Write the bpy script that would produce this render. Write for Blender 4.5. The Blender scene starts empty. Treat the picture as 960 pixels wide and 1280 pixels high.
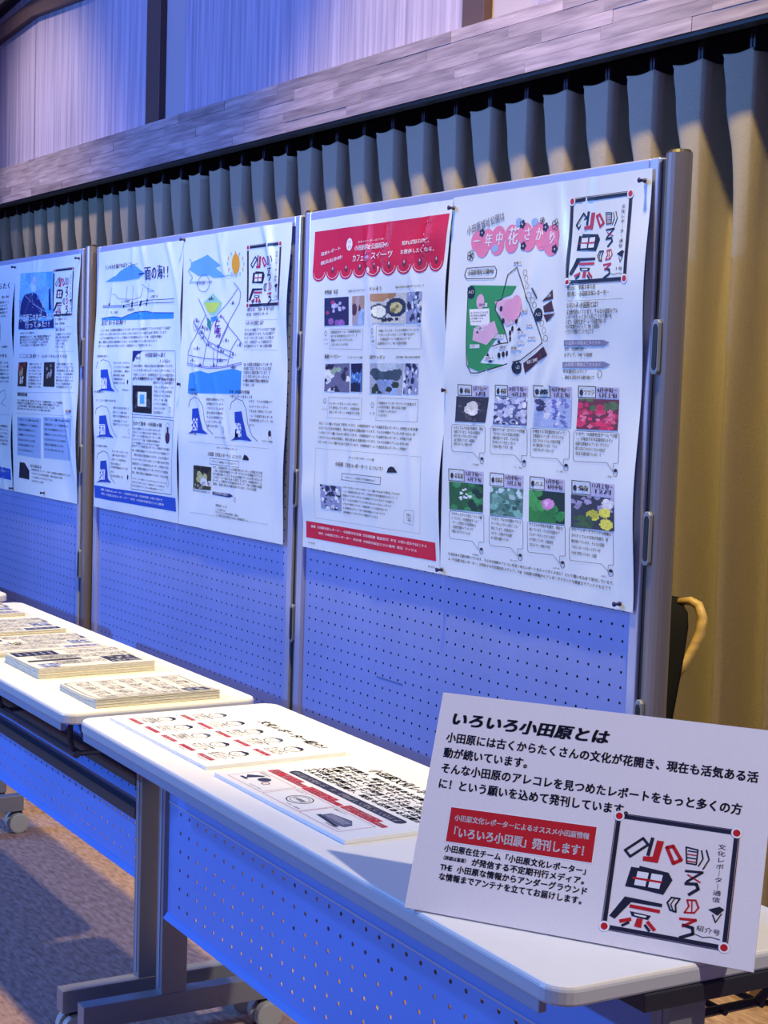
import bpy, bmesh, math, random
from mathutils import Vector, Matrix
from mathutils.geometry import tessellate_polygon
random.seed(11)
S=bpy.context.scene; COL=S.collection
# ------------------------------------------------------------------ camera, world, lights, exposure
cam=bpy.data.cameras.new('camera'); co=bpy.data.objects.new('camera',cam); COL.objects.link(co); S.camera=co
cam.sensor_fit='VERTICAL'; cam.sensor_height=24; cam.lens=1909.56/1280*24
cam.shift_x=(480-229.86)/1280; cam.shift_y=(634.5-640)/1280
cam.clip_end=60
R_=Vector((0.46687439,0.88407797,0.02084337)); U_=Vector((-0.08479995,0.02129606,0.99617039)); F_=R_.cross(U_)*-1
co.matrix_world=Matrix(((R_.x,U_.x,-F_.x,3.2105),(R_.y,U_.y,-F_.y,-2.1098),(R_.z,U_.z,-F_.z,1.426),(0,0,0,1)))
w=bpy.data.worlds.new('hall'); S.world=w; w.use_nodes=True
w.node_tree.nodes['Background'].inputs[0].default_value=(.36,.33,.95,1); w.node_tree.nodes['Background'].inputs[1].default_value=.25
def lamp(name,kind,loc,to,energy,color,size=.3,spot=60,blend=.4):
    l=bpy.data.lights.new(name,kind); l.energy=energy; l.color=color
    if kind=='SPOT': l.spot_size=math.radians(spot); l.spot_blend=blend; l.shadow_soft_size=size
    if kind=='AREA': l.size=size
    o=bpy.data.objects.new(name,l); COL.objects.link(o); o.location=loc
    o.rotation_euler=(Vector(to)-Vector(loc)).to_track_quat('-Z','Y').to_euler(); return o
lamp('blue_stage_light','SPOT',(-2.4,-6.6,3.02),(-.6,0,1.2),1130,(.11,.38,1.0),.08,64)
lamp('blue_floor_light','SPOT',(-2.6,-4.6,4.2),(.1,-.3,.5),480,(.14,.33,1.0),.10,44,.5)
lamp('blue_wall_fill','SPOT',(-1.2,-6.3,2.45),(-1.1,.7,2.95),1150,(.20,.30,1.0),.06,34,.5)  # added fill, makes the upper wall and curtain tops bluer; no visible source
lamp('warm_ceiling_light','SPOT',(4.6,.35,5.6),(.6,-.6,.7),960,(1.0,.88,.68),.08,60)
lamp('house_ceiling_light','SPOT',(.8,-.78,5.0),(-.1,.55,1.2),980,(1.0,.72,.22),.10,54,.45)
lamp('wall_wash_light','SPOT',(-4.2,-1.0,4.2),(-3.30,.6,2.42),360,(1.0,.76,.62),.15,34,1)
S.view_settings.view_transform='Standard'; S.view_settings.look='None'; S.view_settings.gamma=1; S.view_settings.exposure=0
# ------------------------------------------------------------------ materials
MATS={}
def mat(name,color,rough=.5,metal=0,noise=None,bump=0,spec=.5,vcol=False,obj_random=0,stretch=(1,1,1)):
    if name in MATS: return MATS[name]
    m=bpy.data.materials.new(name); m.use_nodes=True; nt=m.node_tree; b=nt.nodes['Principled BSDF']
    b.inputs['Base Color'].default_value=(*color,1); b.inputs['Roughness'].default_value=rough; b.inputs['Metallic'].default_value=metal
    b.inputs['Specular IOR Level'].default_value=spec
    L=nt.links
    if vcol:
        a=nt.nodes.new('ShaderNodeVertexColor'); a.layer_name='Col'; L.new(a.outputs['Color'],b.inputs['Base Color'])
    if noise or obj_random:
        tc=nt.nodes.new('ShaderNodeTexCoord'); mp=nt.nodes.new('ShaderNodeMapping'); mp.inputs['Scale'].default_value=stretch
        L.new(tc.outputs['Object'],mp.inputs['Vector'])
        n=nt.nodes.new('ShaderNodeTexNoise'); n.inputs['Scale'].default_value=noise[0] if noise else 10; n.inputs['Detail'].default_value=5
        L.new(mp.outputs['Vector'],n.inputs['Vector'])
        if noise:
            r=nt.nodes.new('ShaderNodeValToRGB'); k=noise[1]
            r.color_ramp.elements[0].position=.3; r.color_ramp.elements[1].position=.7
            r.color_ramp.elements[0].color=(*[c*(1-k) for c in color],1); r.color_ramp.elements[1].color=(*[min(1,c*(1+k)) for c in color],1)
            if len(noise)>2: r.color_ramp.elements[0].color=(*noise[2],1); r.color_ramp.elements[1].color=(*noise[3],1)
            L.new(n.outputs['Fac'],r.inputs['Fac']); out=r.outputs['Color']
            if obj_random:
                oi=nt.nodes.new('ShaderNodeObjectInfo'); mr=nt.nodes.new('ShaderNodeMapRange'); mr.inputs['To Min'].default_value=1-obj_random; mr.inputs['To Max'].default_value=1+obj_random
                L.new(oi.outputs['Random'],mr.inputs['Value'])
                ad=nt.nodes.new('ShaderNodeVectorMath'); ad.operation='ADD'; L.new(tc.outputs['Object'],ad.inputs[0]); 
                sc=nt.nodes.new('ShaderNodeVectorMath'); sc.operation='SCALE'; sc.inputs[0].default_value=(7,3,5); L.new(oi.outputs['Random'],sc.inputs['Scale']); L.new(sc.outputs['Vector'],ad.inputs[1]); L.new(ad.outputs['Vector'],mp.inputs['Vector'])
                mx=nt.nodes.new('ShaderNodeVectorMath'); mx.operation='SCALE'; L.new(out,mx.inputs[0]); L.new(mr.outputs['Result'],mx.inputs['Scale']); out=mx.outputs['Vector']
            L.new(out,b.inputs['Base Color'])
        if bump:
            bp=nt.nodes.new('ShaderNodeBump'); bp.inputs['Strength'].default_value=bump; bp.inputs['Distance'].default_value=.004
            L.new(n.outputs['Fac'],bp.inputs['Height']); L.new(bp.outputs['Normal'],b.inputs['Normal'])
    MATS[name]=m; return m
PRINT=mat('printed_paper_ink',(1,1,1),.5,vcol=True)
PAPER=mat('poster_paper',(.75,.84,.91),.30,noise=(6,.03))
SHEET=mat('newsprint_sheet',(.72,.72,.68),.7,noise=(20,.04))
FOAM=mat('foam_board_white',(.82,.84,.86),.6)
SIGNP=mat('sign_card',(.82,.77,.79),.7,noise=(300,.02))
EDGE=mat('paper_edges',(.74,.72,.60),.9,noise=(90,.18),stretch=(1,1,14))
BOARDM=mat('board_blue_grey_enamel',(.25,.33,.74),.45,noise=(2.2,.10))
DARKIN=mat('dark_cavity',(.012,.015,.05),.9)
ALU=mat('anodised_aluminium',(.46,.52,.78),.32,.35)
POST=mat('grey_metal_post',(.24,.22,.24),.36,.45)
TOPM=mat('white_laminate',(.86,.85,.82),.45,noise=(40,.01))
RAILM=mat('grey_painted_steel',(.33,.36,.50),.5)
LEGM=mat('silver_grey_painted_steel',(.27,.29,.34),.40,.35)
DKM=mat('dark_steel_wire',(.05,.05,.07),.4,.5)
PANM=mat('blue_grey_panel_metal',(.17,.33,.86),.42,noise=(3,.06))
CASW=mat('caster_grey_plastic',(.46,.48,.48),.5)
BLK=mat('black_plastic',(.012,.012,.014),.5)
FAB=mat('black_upholstery',(.008,.008,.009),.95,spec=.1)
WOOD=mat('light_bent_wood',(.50,.34,.12),.45,noise=(9,.25),stretch=(1,1,6))
CURT=mat('olive_tan_curtain_cloth',(.39,.345,.27),.95,noise=(420,.22),bump=.5,spec=.1,stretch=(1,1,3))
LAM=mat('laminated_oak_stave',(.50,.43,.40),.5,noise=(16,.2,(.23,.18,.22),(.46,.38,.44)),obj_random=.22,stretch=(.35,3,4))
WALLP=mat('wallpaper_woodgrain',(.38,.36,.50),.75,noise=(14,.15,(.26,.24,.40),(.48,.43,.62)),stretch=(5,5,.12))
TRIMB=mat('dark_brown_trim',(.09,.055,.06),.5)
TRIML=mat('pale_lilac_panel',(.40,.36,.46),.7)
TRIMW=mat('white_strip',(.85,.85,.88),.6)
CARP=mat('mottled_carpet',(.3,.25,.2),.95,noise=(30,.3,(.25,.165,.15),(.47,.33,.31)),bump=.9,spec=.1,stretch=(1,2.6,1))
PINM=mat('navy_push_pin',(.02,.02,.12),.35)
# ------------------------------------------------------------------ mesh helpers
class MB:
    def __init__(s): s.v=[]; s.f=[]; s.c=None
    def add(s,vs,fs):
        n=len(s.v); s.v+=[tuple(v) for v in vs]; s.f+=[tuple(i+n for i in f) for f in fs]; return s
    def box(s,a,b):
        x0,y0,z0=a; x1,y1,z1=b
        return s.add([(x0,y0,z0),(x1,y0,z0),(x1,y1,z0),(x0,y1,z0),(x0,y0,z1),(x1,y0,z1),(x1,y1,z1),(x0,y1,z1)],[(0,3,2,1),(4,5,6,7),(0,1,5,4),(1,2,6,5),(2,3,7,6),(3,0,4,7)])
    def prism(s,pts,axis,a,b):
        n=len(pts)
        def P(p,t): return {'x':(t,p[0],p[1]),'y':(p[0],t,p[1]),'z':(p[0],p[1],t)}[axis]
        return s.add([P(p,a) for p in pts]+[P(p,b) for p in pts],[tuple(range(n))[::-1],tuple(range(n,2*n))]+[(i,(i+1)%n,(i+1)%n+n,i+n) for i in range(n)])
    def tube(s,path,r,seg=10,cap=True):
        path=[Vector(p) for p in path]; n0=len(s.v); rings=[]
        up=None
        for i,p in enumerate(path):
            d=((path[min(i+1,len(path)-1)]-p).normalized()+(p-path[max(i-1,0)]).normalized()).normalized()
            if up is None: up=d.orthogonal().normalized()
            up=(up-d*up.dot(d)).normalized(); sd=d.cross(up)
            rr=r[i] if isinstance(r,(list,tuple)) else r
            rings.append([tuple(p+up*math.cos(t)*rr+sd*math.sin(t)*rr) for t in [2*math.pi*k/seg for k in range(seg)]])
        vs=[v for g in rings for v in g]; fs=[]
        for i in range(len(rings)-1):
            for k in range(seg):
                a=i*seg+k; b=i*seg+(k+1)%seg; fs.append((a,b,b+seg,a+seg))
        if cap: fs.append(tuple(range(seg))[::-1]); fs.append(tuple(range((len(rings)-1)*seg,len(rings)*seg)))
        return s.add(vs,fs)
def put(name,mesh,parent=None,smooth=False,bevel=0,seg=2):
    o=bpy.data.objects.new(name,mesh); COL.objects.link(o)
    if parent: o.parent=parent
    if bevel:
        md=o.modifiers.new('bevel','BEVEL'); md.width=bevel; md.segments=seg; md.limit_method='ANGLE'
    return o
def mesh(name,mb,m,smooth=False):
    me=bpy.data.meshes.new(name); me.from_pydata(mb.v,[],mb.f); me.materials.append(m)
    bm=bmesh.new(); bm.from_mesh(me); bmesh.ops.recalc_face_normals(bm,faces=bm.faces); bm.to_mesh(me); bm.free()
    if smooth:
        for p in me.polygons: p.use_smooth=True
    return me
def obj(name,mb,m,parent=None,smooth=False,bevel=0,seg=2): return put(name,mesh(name,mb,m,smooth),parent,smooth,bevel,seg)
def thing(name,label,cat,loc=(0,0,0),rz=0,group=None):
    o=bpy.data.objects.new(name,None); COL.objects.link(o); o.location=loc; o.rotation_euler=(0,0,rz); o.empty_display_size=.05
    tag(o,label,cat,group); return o
def tag(o,label,cat,group=None):
    o['label']=label; o['category']=cat
    if group: o['group']=group
    return o
def struct(name,mb,m,parent=None,**k):
    o=obj(name,mb,m,parent,**k)
    if not parent: o['kind']='structure'
    return o
def dup(root,loc=None,rz=None,label=None,group=None):
    r=root.copy(); COL.objects.link(r)
    if loc is not None: r.location=loc
    if rz is not None: r.rotation_euler=(0,0,rz)
    if label: r['label']=label
    if group: r['group']=group
    for ch in list(root.children):
        c=ch.copy(); COL.objects.link(c); c.parent=r
        for g in ch.children:
            d=g.copy(); COL.objects.link(d); d.parent=c
    return r
# ------------------------------------------------------------------ printing: flat ink shapes laid on a paper surface
INK={'K':(.008,.008,.03),'K2':(.02,.02,.06),'K3':(.005,.02,.16),'W':(.86,.88,.92),'R':(.62,.004,.05),'R2':(.5,.1,.2),'P1':(.75,.35,.55),'P2':(.55,.25,.55),'PK':(.82,.22,.40),'PK2':(.72,.45,.62),
 'G':(.10,.11,.2),'G2':(.10,.16,.35),'GP':(.22,.22,.38),'LV':(.50,.50,.72),'GR':(.03,.30,.09),'GN':(.30,.62,.45),'GN2':(.03,.25,.22),'YG':(.55,.70,.10),'BR':(.06,.015,.03),'DK':(.05,.02,.08),
 'B2':(.20,.24,.42),'B3':(.32,.48,.80),'B4':(.10,.34,.80),'B5':(.01,.08,.55),'B6':(.14,.40,.78),'SEA':(.04,.28,.72),'SEA2':(.01,.06,.45),'SEA3':(.35,.45,.75),'OR':(.85,.36,.01),'OR2':(.7,.4,.05),
 'PU':(.12,.12,.42),'VI':(.14,.02,.30),'LB':(.33,.48,.78),'RED':(.55,.004,.008),'RD2':(.5,.02,.06),'BN':(.10,.03,.04)}
FILL='小田原には古くからたくさんの文化が花開き、現在も活気ある活動が続いています。そんな小田原のアレコレを見つめたレポートをもっと多くの方に！という願いを込めて発刊しています。小田原在住チーム「小田原文化レポーター」が発信する不定期刊行メディア。THE 小田原な情報からアンダーグラウンドな情報までアンテナを立ててお届けします。'
_fp=[0]
def filler(n):
    a=_fp[0]%(len(FILL)-n-1) if len(FILL)>n+1 else 0; _fp[0]+=n+7; return FILL[a:a+n]
GL={}
def glyph(ch,res,bold):
    k=(ch,res,bold)
    if k not in GL:
        c=bpy.data.curves.new('glyph','FONT'); c.body=ch; c.size=1; c.resolution_u=res; c.offset=bold; c.fill_mode='FRONT'
        o=bpy.data.objects.new('glyph',c); m=bpy.data.meshes.new_from_object(o)
        v=[x.co[:2] for x in m.vertices]; f=[tuple(p.vertices) for p in m.polygons]
        bpy.data.objects.remove(o); bpy.data.curves.remove(c); bpy.data.meshes.remove(m)
        GL[k]=(v,f,.56 if ord(ch)<128 else 1.0)
    return GL[k]
class Ink:
    """collects ink shapes in millimetres (x right, y down) and lays them on a surface fn(x,y,lift)->point"""
    def __init__(s,fn,sub=16): s.fn=fn; s.v=[]; s.f=[]; s.c=[]; s.sub=sub; s.lift=.0006
    def raw(s,vs,fs,col,lift=None):
        n=len(s.v); L=lift or s.lift
        s.v+=[s.fn(x,y,L) for x,y in vs]; s.f+=[tuple(i+n for i in f) for f in fs]; s.c+=[INK[col] if isinstance(col,str) else col]*len(fs)
    def poly(s,pts,col,lift=None):
        tri=tessellate_polygon([[Vector((x,y,0)) for x,y in pts]]); vs=list(pts); fs=[tuple(t) for t in tri]
        for _ in range(16):                             # split long edges so that the ink follows the paper
            out=[]; mid={}; more=False
            def M(a,b):
                k=(min(a,b),max(a,b))
                if k not in mid: mid[k]=len(vs); vs.append(((vs[a][0]+vs[b][0])/2,(vs[a][1]+vs[b][1])/2))
                return mid[k]
            for t in fs:
                L=[(math.dist(vs[t[i]],vs[t[(i+1)%3]]),i) for i in range(3)]; m,i=max(L)
                if m>s.sub:
                    a,b,c=t[i],t[(i+1)%3],t[(i+2)%3]; q=M(a,b); out+=[(a,q,c),(q,b,c)]; more=True
                else: out.append(t)
            # conforming not required: pieces lie on the same surface
            fs=out
            if not more: break
        s.raw(vs,fs,col,lift)
    def line(s,pts,w,col,lift=None):
        for (x0,y0),(x1,y1) in zip(pts,pts[1:]):
            L=math.hypot(x1-x0,y1-y0)
            if L<1e-6: continue
            n=max(1,int(L/s.sub)); nx,ny=-(y1-y0)/L*w/2,(x1-x0)/L*w/2; ex,ey=(x1-x0)/L*w*.3,(y1-y0)/L*w*.3
            vs=[];fs=[]
            for i in range(n+1):
                k=i/n; x=x0+(x1-x0)*k+(ex if i==n else -ex if i==0 else 0); y=y0+(y1-y0)*k+(ey if i==n else -ey if i==0 else 0)
                vs+=[(x+nx,y+ny),(x-nx,y-ny)]
                if i: a=2*i; fs.append((a-2,a-1,a+1,a))
            s.raw(vs,fs,col,lift)
    def ell(s,cx,cy,rx,ry,w,col,n=18,lift=None):
        pts=[(cx+rx*math.cos(2*math.pi*k/n),cy+ry*math.sin(2*math.pi*k/n)) for k in range(n)]
        if w: s.line(pts+[pts[0]],w,col,lift)
        else: s.poly(pts,col,lift)
    def char(s,ch,x,y,w,h,col,bold=0,shear=0,ang=0,res=1,lift=None):
        if ch in ' \n　': return
        v,f,a=glyph(ch,res,0); ca,sa=math.cos(ang),math.sin(ang)
        offs=[(0,0)] if bold<.015 else ([(-bold*.8,0),(bold*.8,0)] if bold<.03 or res==1 else [(-bold,-bold*.6),(bold,-bold*.6),(-bold,bold*.6),(bold,bold*.6),(0,0)])
        for bx,by in offs:
            vs=[]
            for gx,gy in v:
                px=(gx+bx+shear*gy)*w; py=-(gy+by)*h; vs.append((x+px*ca-py*sa,y+px*sa+py*ca))
            s.raw(vs,f,col,lift)
    def text(s,t,x0,y0,x1,y1,h,col,bold=0,shear=0,res=1,lift=None):
        adv=[.56 if ord(c)<128 else 1.0 for c in t]; T=sum(adv); L=math.hypot(x1-x0,y1-y0); u=L/T; ang=math.atan2(y1-y0,x1-x0); k=0
        for c,a in zip(t,adv):
            s.char(c,x0+math.cos(ang)*u*k,y0+math.sin(ang)*u*k,u*.98,h/.86,col,bold,shear,ang,res,lift); k+=a
    def stamp(s,x,y,w,h,num,res=1,thick=1.0,red=True):
        f=.015*w*thick*2; RR='RED' if res==3 else 'RD2'
        s.line([(x,y),(x+w,y),(x+w,y+h),(x,y+h),(x,y)],f*1.4,'K'); s.line([(x-f,y-f),(x+w+f,y-f),(x+w+f,y+h+f),(x-f,y+h+f),(x-f,y-f)],f*.25,'BN')
        for a in (0,1):
            for b in (0,1): s.ell(x+w*a,y+h*b,f*1.8,f*1.8,0,'W',lift=.0008); s.ell(x+w*a,y+h*b,f*1.2,f*1.2,0,RR if red else 'K',lift=.001)
        X=lambda u,v:(x+u*w,y+v*h)
        P=lambda col,*p: s.poly([X(*q) for q in p],col); Ln=lambda col,t,*p: s.line([X(*q) for q in p],t*w,col)
        # 小
        Ln('K',.022,(.09,.30),(.23,.17),(.28,.22),(.14,.35),(.09,.30)); Ln('K',.03,(.31,.16),(.29,.31)); P(RR,(.35,.17),(.41,.17),(.38,.37),(.25,.37),(.25,.33),(.33,.32)); Ln(RR,.03,(.44,.22),(.49,.20),(.57,.31),(.51,.35),(.44,.22))
        # 田
        P('K',(.16,.44),(.23,.44),(.23,.42),(.48,.44),(.52,.50),(.46,.64),(.22,.62),(.13,.62)); 
        for a,b in ((.22,.47),(.34,.47),(.21,.54),(.33,.54)): s.poly([X(a,b),X(a+.095,b),X(a+.09,b+.055),X(a-.005,b+.055)],'W',.0009)
        s.line([X(.19,.535),X(.43,.535)],.018*w,RR,.0011)
        # 原
        P('K',(.14,.71),(.46,.72),(.46,.75),(.20,.75),(.08,.92),(.03,.90)); Ln(RR,.03,(.2,.785),(.44,.79)); P('K',(.2,.83),(.38,.84),(.36,.88),(.22,.87)); s.poly([X(.235,.845),X(.345,.85),X(.335,.865),X(.245,.86)],'W',.0009)
        P(RR,(.265,.88),(.315,.88),(.31,.96),(.25,.955)); Ln(RR,.03,(.21,.9),(.13,.93)); Ln(RR,.03,(.36,.9),(.42,.955)); Ln('K',.022,(.2,.93),(.15,.965)); Ln('K',.022,(.34,.93),(.38,.97))
        # いろいろ
        Ln('K',.012,(.60,.19),(.70,.20),(.70,.33),(.62,.33),(.60,.19)); 
        for k in range(4): Ln(RR if k%2 else 'K',.01,(.62,.22+k*.03),(.69,.22+k*.03))
        Ln('K',.012,(.73,.20),(.75,.27),(.72,.34)); Ln('K',.012,(.77,.19),(.80,.27),(.76,.36))
        Ln('K',.02,(.62,.40),(.76,.39),(.64,.49)); Ln(RR,.012,(.64,.43),(.75,.48)); Ln('K',.026,(.63,.51),(.72,.50),(.74,.54),(.67,.60))
        Ln('K',.014,(.53,.65),(.50,.70),(.53,.76),(.58,.77),(.57,.71),(.60,.65),(.53,.65)); Ln('K',.01,(.56,.65),(.53,.71),(.56,.77)); Ln(RR,.014,(.66,.65),(.73,.64),(.76,.70),(.73,.75),(.65,.76),(.68,.70),(.66,.65)); Ln(RR,.01,(.70,.65),(.71,.75))
        Ln(RR,.022,(.62,.82),(.75,.81),(.65,.88)); Ln('K',.026,(.65,.87),(.73,.88),(.74,.93),(.64,.98))
        vt='文化レポーター通信'
        for i,ch in enumerate(vt):
            s.char('｜' if ch=='ー' else ch,x+w*.86,y+h*(.16+.058*i),w*.07,h*.05,'K',0,0,0,res)
        P('K',(.84,.70),(.93,.66),(.97,.68),(.92,.74)); Ln('K',.01,(.88,.74),(.91,.80),(.95,.72)); 
        s.text(num,x+w*(.97-.07*len(num)),y+h*.89,x+w*.96,y+h*.905,h*.045,'K',0,0,res); Ln('K',.006,(.76,.93),(.82,.945),(.88,.93),(.96,.94))
    def build(s,name,parent):
        me=bpy.data.meshes.new(name); me.from_pydata(s.v,[],s.f); me.materials.append(PRINT)
        ca=me.color_attributes.new('Col','FLOAT_COLOR','CORNER'); arr=[]
        for p,c in zip(me.polygons,s.c): arr+=[c[0],c[1],c[2],1.0]*p.loop_total
        ca.data.foreach_set('color',arr); me.validate()
        o=bpy.data.objects.new(name,me); COL.objects.link(o); o.parent=parent; return o
# little printed pictures: base colour and blobs (colour,count,size min,size max,u0,v0,u1,v1)
PIC={'shop':((.02,.02,.10),[((.5,.5,.75),7,.04,.10,.35,.2,.9,.5),((.5,.06,.2),2,.05,.08,.1,.1,.5,.6),((.30,.12,.45),5,.08,.15,.2,.6,.8,1)]),
'wood':((.45,.38,.42),[((.10,.03,.05),5,.15,.25,0,.3,1,.5),((.35,.5,.85),6,.15,.3,0,.6,1,1),((.55,.38,.30),3,.2,.3,0,0,1,.2)]),
'dish':((.60,.62,.60),[((.42,.22,.10),4,.15,.25,0,0,.6,.1),((.02,.03,.08),1,.30,.31,.70,.45,.72,.5),((.55,.50,.22),1,.18,.19,.7,.45,.72,.5),((.25,.22,.06),3,.05,.09,.6,.4,.8,.6),((.05,.06,.10),1,.25,.26,.2,.6,.21,.6),((.7,.78,.62),1,.2,.21,.2,.6,.21,.6),((.02,.02,.04),6,.04,.08,.2,.85,.8,.9)]),
'street':((.28,.33,.55),[((.02,.02,.08),16,.04,.12,0,0,1,1),((.75,.8,.9),14,.03,.10,0,0,1,1)]),
'bread':((.15,.15,.28),[((.75,.78,.85),10,.06,.16,0,0,1,1),((.02,.02,.06),12,.04,.12,0,0,1,1),((.3,.45,.3),3,.08,.12,.3,.1,.6,.3)]),
'window':((.04,.16,.50),[((.01,.01,.08),4,.2,.3,0,0,1,.1),((.01,.01,.06),4,.2,.3,0,.85,1,1),((.30,.5,.9),12,.04,.06,.1,.3,.9,.7)]),
'house':((.40,.44,.55),[((.05,.08,.12),9,.12,.22,.15,.3,.85,.45),((.30,.42,.75),6,.1,.15,.2,.6,.8,.9),((.03,.05,.03),8,.06,.12,.0,.7,1,1),((.5,.6,.7),3,.1,.2,0,0,1,.1)]),
'ume':((.035,.03,.05),[((.10,.08,.10),14,.03,.07,0,0,1,1),((.85,.86,.84),7,.14,.2,.42,.3,.68,.65),((.6,.62,.45),2,.05,.06,.5,.45,.6,.5)]),
'sakura':((.10,.12,.28),[((.55,.60,.85),34,.05,.12,0,0,1,1),((.75,.78,.95),22,.04,.07,0,0,1,1),((.03,.03,.1),10,.03,.06,0,.5,1,1)]),
'fuji':((.40,.50,.80),[((.06,.06,.16),10,.05,.12,0,0,.3,.4),((.62,.66,.95),14,.04,.09,.3,0,.4,1),((.15,.15,.5),18,.03,.06,.5,0,.62,1),((.18,.18,.55),16,.03,.06,.75,.0,.9,1),((.75,.78,.98),10,.03,.07,.62,0,.72,1)]),
'azalea':((.16,.03,.05),[((.10,.16,.06),12,.05,.12,0,0,1,.35),((.72,.03,.12),34,.05,.12,0,.2,1,1),((.85,.18,.32),16,.04,.07,.1,.3,.9,.9)]),
'iris':((.02,.12,.04),[((.05,.28,.10),12,.08,.16,0,0,1,1),((.01,.04,.03),8,.08,.14,.6,0,1,1),((.7,.78,.9),9,.03,.06,.3,.2,.6,.8)]),
'hydrangea':((.08,.22,.18),[((.18,.42,.36),26,.06,.12,0,.1,1,1),((.50,.66,.72),14,.04,.08,0,0,1,.35),((.04,.12,.10),10,.04,.08,0,.4,1,1)]),
'lotus':((.01,.03,.02),[((.03,.26,.05),14,.12,.22,0,.5,1,1),((.06,.36,.08),8,.1,.16,0,0,.4,.6),((.72,.30,.66),3,.11,.15,.5,.38,.58,.46),((.85,.55,.8),2,.05,.07,.5,.35,.56,.42)]),
'kiku':((.04,.05,.08),[((.40,.36,.58),14,.05,.09,0,0,1,.4),((.8,.82,.88),5,.06,.10,.7,.05,1,.35),((.78,.74,.08),3,.13,.14,.45,.55,.5,.6),((.80,.76,.10),2,.13,.15,.75,.45,.8,.5),((.78,.74,.1),2,.14,.16,.78,.8,.85,.85),((.05,.12,.04),8,.05,.1,0,.6,.5,1)]),
'tunnel':((.006,.006,.012),[((.06,.07,.10),6,.04,.07,.15,.3,.25,.8),((.06,.07,.10),6,.04,.07,.8,.3,.9,.8)]),
'hall':((.10,.42,.78),[((.20,.52,.82),14,.08,.2,0,0,1,.5),((.55,.72,.85),7,.05,.09,.35,.05,.5,.3),((.35,.55,.72),6,.08,.14,0,.55,1,.75),((.02,.05,.10),12,.05,.09,0,.86,1,.95)]),
'stage':((.03,.01,.01),[((.55,.35,.15),5,.08,.14,.2,.3,.5,.6),((.7,.6,.5),5,.06,.10,.3,.6,.8,.9),((.3,.03,.02),4,.1,.15,0,.1,1,.3)]),
'lion':((.015,.015,.02),[((.30,.28,.28),10,.05,.09,.3,.1,.7,.7),((.5,.4,.45),4,.03,.05,.4,.3,.7,.5)]),
'lanterns':((.05,.05,.02),[((.55,.58,.30),9,.08,.14,.2,.3,.7,.6),((.7,.72,.78),9,.06,.1,.4,.4,1,.8),((.01,.01,.01),9,.08,.14,0,0,1,.2),((.3,.32,.3),8,.04,.07,0,.7,1,1)]),
'news':((.03,.03,.04),[((.25,.25,.27),18,.05,.12,0,0,1,1),((.5,.5,.5),8,.03,.06,0,0,1,1)])}
def photo(kind,q,fn,parent,n=30,name='printed_photo'):
    base,blobs=PIC[kind]; rr=random.Random(hash(kind) if False else sum(map(ord,kind))*7+int(q[0][0])); B=[]
    for c,k,a,b,u0,v0,u1,v1 in blobs:
        for _ in range(k):
            j=rr.uniform(.75,1.2); B.append((rr.uniform(u0,u1),rr.uniform(v0,v1),rr.uniform(a,b),tuple(min(.9,x*j) for x in c)))
    s=Ink(fn); vs=[];fs=[];cs=[]
    if kind=='tunnel': B.append(None)
    for j in range(n+1):
        for i in range(n+1):
            u,v=i/n,j/n; a=(q[0][0]*(1-u)+q[1][0]*u,q[0][1]*(1-u)+q[1][1]*u); b=(q[3][0]*(1-u)+q[2][0]*u,q[3][1]*(1-u)+q[2][1]*u); vs.append((a[0]*(1-v)+b[0]*v,a[1]*(1-v)+b[1]*v))
    for j in range(n):
        for i in range(n):
            u,v=(i+.5)/n,(j+.5)/n; c=base
            for t in B:
                if t is None:
                    if .30<u<.72 and .24<v<.76: c=(.8,.85,.9)
                    if .40<u<.62 and .34<v<.66: c=(.10,.42,.75)
                    continue
                if (u-t[0])**2+(v-t[1])**2<t[2]**2: c=t[3]
            k=rr.uniform(.85,1.15); a=j*(n+1)+i; fs.append((a,a+1,a+n+2,a+n+1)); cs.append(tuple(min(.95,x*k) for x in c))
    s.v=[fn(x,y,.0007) for x,y in vs]; s.f=fs; s.c=cs
    return s.build(name,parent)
def flower(s,x,y,r,col):
    for k in range(5):
        a=k*2*math.pi/5; s.ell(x+math.cos(a)*r*.6,y+math.sin(a)*r*.6,r*.45,r*.45,0 if col=='K2' else r*.12,col,10,.0009)
    s.ell(x,y,r*.2,r*.2,0,'K' if col!='K2' else 'W',8,.0011)
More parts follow.
